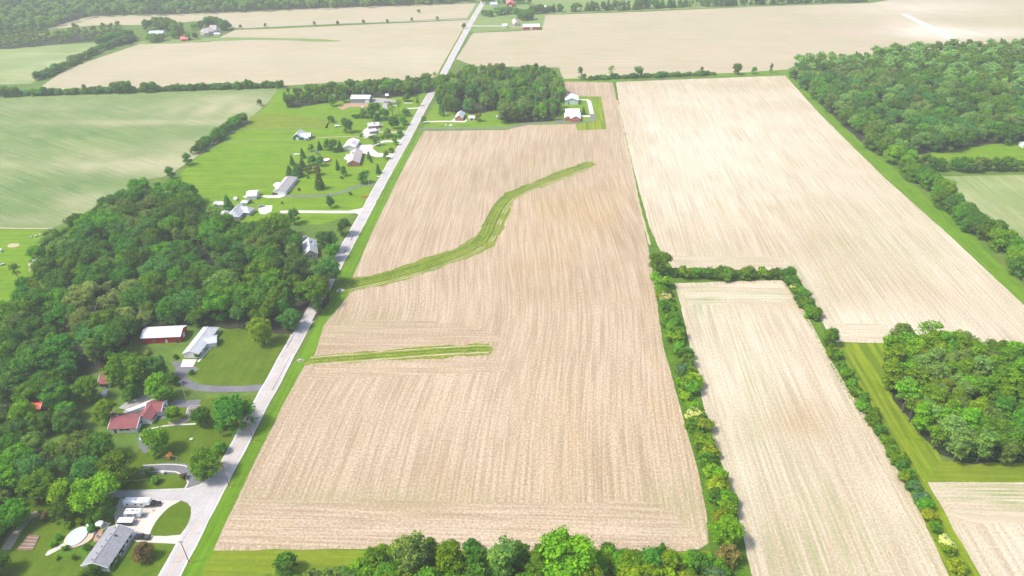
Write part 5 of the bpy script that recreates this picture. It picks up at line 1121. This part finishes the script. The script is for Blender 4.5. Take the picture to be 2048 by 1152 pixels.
for k in range(4): MB().box(-2.5+k*1.25,-1.7+k*1.25,-1.19,-1.15,1.1,1.7).obj('window','glass',r)
pickup((286,1077), 3.1, 'paint_black', 'black pickup truck parked beside the grey ranch house')
car((291,876), 1.0, 'paint_white', 'white car on the drive below the maroon-roofed house')
car((550,389), 2.9, 'paint_black', 'black car in front of the taupe ranch garage')
car((523,414), .6, 'paint_grey', 'grey car on the concrete pad above the wood')
car((628,484), .4, 'paint_white', 'white car behind the hidden grey house')
car((926,239), 0.1, 'paint_black', 'black car between the small cottage and white shed')
car((776,206), .4, 'paint_grey', 'dark car in the gravel yard right of the pole barn')
car((768,205), 1.1, 'paint_white', 'white car in the gravel yard right of the pole barn')
car((609,477), 1.2, 'paint_white', 'white car on the lawn edge above the hidden grey house')
for k, (px, lb) in enumerate((((273,1041),'orange traffic cone beside the white-topped trailer'),((307,1022),'orange traffic cone in front of the long camper'))):
    r = thing('traffic_cone', px, 0, lb, 'cone'); MB().tube((0,0,.04),(0,0,.8),.22,.04,10).obj('cone','orange_plastic',r); MB().box(-.3,.3,-.3,.3,0,.05).obj('base','orange_plastic',r)
# pool
g = G(155,1076); r = empty('round_pool', (g.x,g.y,.05)); tag(r, 'round above-ground pool of pale blue water with a beige deck', 'pool')
def ringpts(rx, n=36, oy=0): return [(rx*math.cos(6.2832*i/n), rx*math.sin(6.2832*i/n)) for i in range(n)]
pr = 3.15; a = [(x,y*1.28) for x,y in ringpts(pr)]; b = [(x,y*1.28) for x,y in ringpts(pr+.2)]; n = len(a)
m = MB(); m.add([(x,y,0) for x,y in b]+[(x,y,1.0) for x,y in b]+[(x,y,1.0) for x,y in a]+[(x,y,.5) for x,y in a], [(i,(i+1)%n,(i+1)%n+n,i+n) for i in range(n)]+[(i+n,(i+1)%n+n,(i+1)%n+2*n,i+2*n) for i in range(n)]+[(i+2*n,(i+1)%n+2*n,(i+1)%n+3*n,i+3*n) for i in range(n)]); m.obj('pool_wall','liner',r)
MB().add([(x,y,.82) for x,y in a], [tuple(range(n))]).obj('pool_water','water',r)
dk = [(x*(4.2+1.7*max(0,x)), y*4.9) for x, y in [(math.cos(6.2832*i/n), math.sin(6.2832*i/n)) for i in range(n)]]
b2 = [(x,y*1.28) for x,y in ringpts(pr+.22)]
MB().add([(x,y,.0) for x,y in dk]+[(x,y,.55) for x,y in dk]+[(x,y,.55) for x,y in b2], [(i,(i+1)%n,(i+1)%n+n,i+n) for i in range(n)]+[(i+n,(i+1)%n+n,(i+1)%n+2*n,i+2*n) for i in range(n)]).obj('pool_deck','deck_tan',r)
r2 = thing('pool_slide', (179,1060), 2.4, 'small white pool slide on the deck above the pool', 'slide', .6); MB().prism([(-1.2,.1),(-1.0,.1),(1.0,1.5),(1.0,1.65)], -.35,.35).obj('chute','liner',r2)
for s in (-1,1): MB().tube((1.0,s*.3,0),(1.0,s*.3,1.6),.05).obj('leg','chrome',r2)
flat('patio', [(186,1073),(196,1060),(206,1058),(204,1070),(196,1082),(188,1085)], .09, 'dirt', .3); flat('patio', [(198,1052),(207,1043),(222,1046),(215,1056),(205,1060)], .095, 'gravel_pale', .3)
flat('garden_path', [(90,1110),(96,1102),(128,1086),(134,1090),(110,1104),(94,1112)], .08, 'gravel_pale', .3); flat('garden_bed', [(92,1108),(104,1078),(122,1064),(134,1068),(130,1085),(100,1102)], .06, 'grass_hedge', .4); flat('garden_bed', [(98,1110),(130,1092),(175,1092),(182,1100),(165,1120),(120,1122)], .06, 'grass_hedge', .5)
flat('front_bed', [(240,1110),(250,1088),(264,1066),(270,1068),(262,1088),(248,1112),(236,1122)], .075, 'path_dirt', .2)
for i, (px, lb) in enumerate((((190,1068),'blue patio chair nearest the pool'),((197,1075),'blue patio chair on the brick patio near the house'),((205,1050),'white patio chair on the upper patio'),((213,1048),'white patio chair beside the ranch house corner'))):
    r = thing('patio_chair', px, i*1.1, lb, 'chair'); mt = 'blue_plastic' if i < 2 else 'trim'
    MB().box(-.3,.3,-.3,.3,.4,.46).obj('seat',mt,r); MB().box(-.3,.3,.26,.32,.46,1.0).obj('backrest',mt,r)
    for x in (-.26,.26):
        for y in (-.26,.26): MB().tube((x,y,0),(x,y,.4),.03).obj('leg',mt,r)
r = thing('patio_umbrella', (202,1054), 0, 'pale pink parasol on the patio behind the ranch house', 'parasol'); MB().tube((0,0,0),(0,0,2.3),.04).obj('pole','trim',r); MB().tube((0,0,2.0),(0,0,2.6),1.5,.05,8).obj('canopy','liner',r)
# garden bed with soil rows
g = G(57,1087); r = empty('vegetable_bed', (g.x,g.y,.08)); tag(r, 'square vegetable bed with rows of soil and stones on the left lawn', 'garden bed')
P = [G(*p)-g for p in ((33,1101),(58,1070),(80,1072),(66,1101))]
MB().add([(p.x,p.y,.02) for p in P]+[(p.x,p.y,.16) for p in P], [(0,1,2,3),(4,5,6,7),(0,1,5,4),(1,2,6,5),(2,3,7,6),(3,0,4,7)]).obj('soil','soil',r)
for k in range(9):
    t = (k+.5)/9; A = P[0].lerp(P[1],t); B = P[3].lerp(P[2],t); MB().tube((A.x,A.y,.2),(B.x,B.y,.2),.12,.12,5).obj('soil_row','stone' if k%2 else 'soil',r)
# playset, swings, small yard things
def playset(px, az, c1, c2, label, sc=1.0):
    r = thing('playset', px, az, label, 'playset'); r.scale = (sc,)*3
    for x in (-.8,.8):
        for y in (-.8,.8): MB().box(x-.07,x+.07,y-.07,y+.07,0,2.3).obj('post','wood_plank',r)
    MB().box(-.95,.95,-.95,.95,1.2,1.3).obj('platform',c1,r); MB().prism([(-1.1,2.25),(1.1,2.25),(0,3.1)], -1.1,1.1).obj('roof',c1,r)
    MB().prism([(.95,1.3),(.95,1.12),(3.2,.1),(3.3,.25)], -.3,.3).obj('slide',c2,r)
    MB().tube((-.9,0,2.2),(-4.2,0,2.2),.08).obj('swing_beam','wood_plank',r)
    for s in (-1,1): MB().tube((-4.2,0,2.2),(-4.4,s*1.1,0),.07).obj('swing_leg','wood_plank',r)
    for x in (-1.9,-3.1): MB().box(x-.3,x+.3,-.12,.12,.5,.55).obj('swing_seat','blue_plastic',r)
playset((340,918), 2.9, 'orange_plastic', 'blue_plastic', 'orange-roofed playset on the lawn beside the asphalt drive')
playset((634,309), .3, 'blue_plastic', 'paint_grey', 'blue-grey playset with slide among the conifers', 1.1)
r = thing('yard_pool', (652,322), .9, 'red-rimmed raised pool beside the dark trees', 'pool')
m = MB(); o8 = [(3.4*math.cos(6.2832*i/10)*1.25, 3.4*math.sin(6.2832*i/10)) for i in range(10)]; i8 = [(x*.86,y*.86) for x,y in o8]
MB().add([(x,y,0) for x,y in o8]+[(x,y,1.15) for x,y in o8], [(i,(i+1)%10,(i+1)%10+10,i+10) for i in range(10)]).obj('pool_wall','paint_grey',r)
MB().add([(x,y,1.17) for x,y in o8]+[(x,y,1.17) for x,y in i8], [(i,(i+1)%10,(i+1)%10+10,i+10) for i in range(10)]).obj('rim','red_plastic',r); MB().add([(x,y,1.0) for x,y in i8], [tuple(range(10))]).obj('pool_water','liner',r)
r = thing('garden_bench', (594,310), .1, 'white bench beside the spruces left of the blue playset', 'bench'); MB().box(-2.4,2.4,-.4,.4,.5,.62).obj('seat','trim',r); MB().box(-2.4,2.4,.35,.45,.62,1.2).obj('backrest','trim',r)
for x in (-2,2): MB().box(x-.1,x+.1,-.35,.35,0,.5).obj('leg','trim',r)
r = thing('boat_on_lawn', (675,254), .2, 'white covered boat lying on the mown lawn', 'boat'); MB().prism([(-2.8,.3),(-2.8,1.0),(2.2,1.1),(3.2,1.2),(1.8,.3)], -.95,.95).obj('hull','paint_grey',r); MB().prism([(-2.7,1.02),(2.4,1.12),(.4,1.6),(-1.2,1.6)], -.9,.9).obj('cover','trim',r)
def boxthing(name, px, az, dims, mat, label, cat, top=None):
    r = thing(name, px, az, label, cat); x, y, z = dims; MB().box(-x/2,x/2,-y/2,y/2,0,z).obj('body',mat,r); MB().prism([(-x/2-.1,z),(x/2+.1,z),(x/2-.1,z+.15),(-x/2+.1,z+.15)],-y/2-.1,y/2+.1).obj('lid',top or mat,r)
boxthing('wood_stack', (221,829), .1, (3.2,1.2,1.0), 'wood_plank', 'pale wood stack behind the maroon-roofed house', 'wood stack')
boxthing('farm_trailer', (667,193), .1, (5,2.2,1.6), 'paint_white', 'white trailer parked left of the long pole barn', 'trailer')
boxthing('water_tank', (725,217), .1, (2.2,2.0,1.8), 'trim', 'white tank on the grass below the dirt yard', 'tank')
boxthing('yard_crate', (654,541), .1, (3.4,2.4,1.2), 'trim', 'cream crate under the trees right of the large wood', 'crate')
boxthing('white_box', (0,504), .1, (2.4,2,1.6), 'trim', 'white box in the meadow at the left edge', 'box')
boxthing('well_cover', (679.5,582), .1, (.9,.9,.5), 'dark_trim', 'small dark well cover on the gravel pad beside the road', 'cover')
boxthing('drain_box', (600,721), .1, (1.8,.9,.4), 'stone', 'concrete drain box at the road end of the lower waterway', 'drain')
boxthing('garden_pedestal', (327,948), .1, (.9,.9,1.1), 'trim', 'white pedestal on the small lawn loop by the asphalt drive', 'pedestal')
boxthing('lawn_stone', (383,880), .1, (1.3,1.1,.4), 'gravel_pale', 'pale boulder on the lawn below the little garage', 'boulder')
boxthing('satellite_box', (892,252), .1, (1.6,1.2,.8), 'trim', 'white box beside the long drive under the copse', 'box')
boxthing('hay_trailer', (902,252.5), .4, (3,1.6,1), 'trim', 'small white trailer between the two drives', 'trailer')
boxthing('red_marker_box', (757,355), .2, (1.6,1.1,.6), 'red_plastic', 'red and white box on the lawn beside the road', 'box', 'trim')
boxthing('red_beam', (731,394.5), .12, (4.5,.9,.5), 'red_plastic', 'long low red flower trough below the curved drive', 'trough')
# meadow stones
for i, (x, y) in enumerate(((62,475),(73,473),(81,470),(85,472),(5,530))): boxthing('field_stone', (x,y), i, (1.6+.3*i,1.2,.6), 'stone', ['pale stone in the meadow, leftmost of the row','pale stone in the meadow, second of the row','pale stone in the meadow, third of the row','pale stone nearest the wood in the meadow','pale stone at the left edge of the meadow'][i], 'stone')
# ---------------------------------------------------------------- utility poles, wires, fences
def upole(px, h, mat, label, az=0.0, arm=True, lean=0):
    r = thing('utility_pole', px, az, label, 'utility pole'); MB().tube((0,0,-.2),(lean,0,h),.17,.11,8).obj('pole',mat,r)
    if arm:
        a = MB().box(lean-1.2,lean+1.2,-.06,.06,h-.5,h-.36).obj('crossarm',mat,r)
        for x in (-1.05,0,1.05): MB().tube((lean+x,0,h-.36),(lean+x,0,h-.12),.05,.05,6).obj('insulator','trim',a)
    return r
ups = [((379,1126),11.2,'brown wooden utility pole nearest the bottom edge beside the road'),((459,974),11.0,'brown wooden utility pole opposite the side street junction'),((507.5,883),11.5,'brown wooden utility pole beside the huge roadside tree')]
for k, (p, hh, lb) in enumerate(ups): r = upole(p, hh, 'wood_pole', lb, 0, True, -.5); 
for (p, lb) in (((380.5,1126.5),'nearest'),((461,974.5),'middle'),((508.5,883.5),'farthest')):
    r = thing('pole_marker', p, .3, f'yellow guy marker at the foot of the {lb} brown utility pole', 'marker'); MB().tube((0,0,0),(1.6,0,2.6),.05,.05,6).obj('guy_sleeve','orange_plastic',r); MB().disc((0,0,.05),.35,'z',.1).obj('base','dirt_tan',r)
upole((372,798), 10.5, 'grey_pole', 'pale utility pole beside the curved grey drive', .8)
upole((739,378), 11, 'grey_pole', 'white pole on the lawn beside the road below the dense round tree', 0, False)
upole((766,302), 9, 'grey_pole', 'thin white pole in the lawn island of the drive loop', 0, False)
upole((893,245.5), 10, 'grey_pole', 'pale utility pole beside the copse drive', .6)
upole((85,960), 10, 'wood_pole', 'brown pole standing among the garden trees at the left', .5)
upole((157,1000), 10, 'grey_pole', 'pale leaning pole in front of the bright tree over the side street', .4, True, -1.2)
def wire(a, b, za, zb, sag, lb, oy=0):
    A, B = G(*a), G(*b); pts = [Vector((A.x+(B.x-A.x)*t, A.y+(B.y-A.y)*t+oy, za+(zb-za)*t-sag*4*t*(1-t))) for t in [i/12 for i in range(13)]]
    m = MB()
    for i in range(12): m.tube(pts[i], pts[i+1], .022, .022, 4)
    tag(m.obj('power_line','wire'), lb, 'cable')
wire((459,974),(379,1126),10.8,11,1.2,'power line between the nearest and middle brown poles'); wire((507.5,883),(459,974),11.3,10.8,1.0,'power line between the middle and farthest brown poles')
wire((459,974),(157,1000),10.5,9.6,2.4,'power line from the middle brown pole over the lawn loop to the left'); wire((459,974),(157,1000),10.0,9.2,2.6,'lower power line from the middle brown pole to the left', .8)
wire((507.5,883),(372,798),11,10.2,1.5,'power line from the farthest brown pole to the pale pole')
def fence(pts, step, h, label, mat='fence_grey', rails=(.5,1.0), r=.06):
    P = spline([G(*p) for p in pts], step); g = P[0]; root = empty('fence', (g.x,g.y,.05)); tag(root, label, 'fence')
    pm = None
    for i, p in enumerate(P):
        if pm is None: pm = MB().tube((0,0,-.1),(0,0,h),r,r,5).obj('post',mat,root); continue
        o = pm.copy(); C.objects.link(o); o.parent = root; o.location = (p.x-g.x,p.y-g.y,0)
    for z in rails:
        m = MB()
        for i in range(len(P)-1): m.tube((P[i].x-g.x,P[i].y-g.y,z),(P[i+1].x-g.x,P[i+1].y-g.y,z),.04,.04,4)
        m.obj('rail',mat,root)
fence([(449,285),(500,284),(545,281),(584,279.5),(618,277)], 5, 1.3, 'dark rail fence below the green barn paddock')
fence([(480,259),(520,258.5),(580,258),(636,256.5)], 5, 1.3, 'pale rail fence above the green barn')
fence([(636,257),(645,248),(655,239),(663,236)], 5, 1.3, 'pale rail fence running up right of the green barn')
fence([(560,238),(620,238),(700,237)], 5, 1.2, 'pale rail fence between the two upper paddocks')
fence([(138,1016),(165,1017),(200,1018),(236,1020)], 3, 1.3, 'weathered wooden fence behind the pool garden', rails=(.3,.6,.9,1.2), r=.09)
fence([(232,1045),(240,1035),(250,1020)], 2.4, 1.7, 'grey board fence beside the parked trailers', rails=(.3,.6,.9,1.2,1.5), r=.09)
# ---------------------------------------------------------------- haze
hb = MB().box(-5050, 5050, -1550, 6550, -1, H+8)
hm = bpy.data.materials.new('haze'); hm.use_nodes = True; hm.node_tree.nodes.clear()
hv = hm.node_tree.nodes.new('ShaderNodeVolumePrincipled'); hv.inputs['Density'].default_value = HAZE; hv.inputs['Color'].default_value = (.93,.95,1,1); hv.inputs['Anisotropy'].default_value = .2
ho = hm.node_tree.nodes.new('ShaderNodeOutputMaterial'); hm.node_tree.links.new(hv.outputs[0], ho.inputs['Volume'])
tag(hb.obj('haze', hm), kind='stuff')
# ---------------------------------------------------------------- look-alikes that share a label: say which by their order from the left
ORD = ['leftmost','second from left','third from left','fourth from left','fifth from left','sixth from left','seventh from left']
byl = {}
for o in C.objects:
    if o.parent is None and o.get('group') and o.get('label'): byl.setdefault(o['label'], []).append(o)
for lb, os_ in byl.items():
    if 2 <= len(os_) <= 7:
        os_.sort(key=lambda o: W2P(o.location.x, o.location.y, 5)[0])
        for i, o in enumerate(os_):
            w = 'rightmost' if i == len(os_)-1 else ORD[i]; t = lb+', '+w
            if len(t.split()) > 16: t = lb+', '+w.replace(' from left','')
            o['label'] = t
    if len(os_) > 1: 
        for o in os_: o['group'] = lb.split(',')[0]

for o in C.objects:
    if o.parent is None and o.get('label') and len(o['label'].split()) > 16:
        t = o['label'].replace(' round-crowned tree', ' tree').replace(' feathery tree', ' tree').replace(' from left', '')
        if len(t.split()) > 16: t = t.replace(' of the ', ' of ').replace(' in the ', ' in ').replace(' on the ', ' on ').replace(' north of the long shed', '')
        o['label'] = t
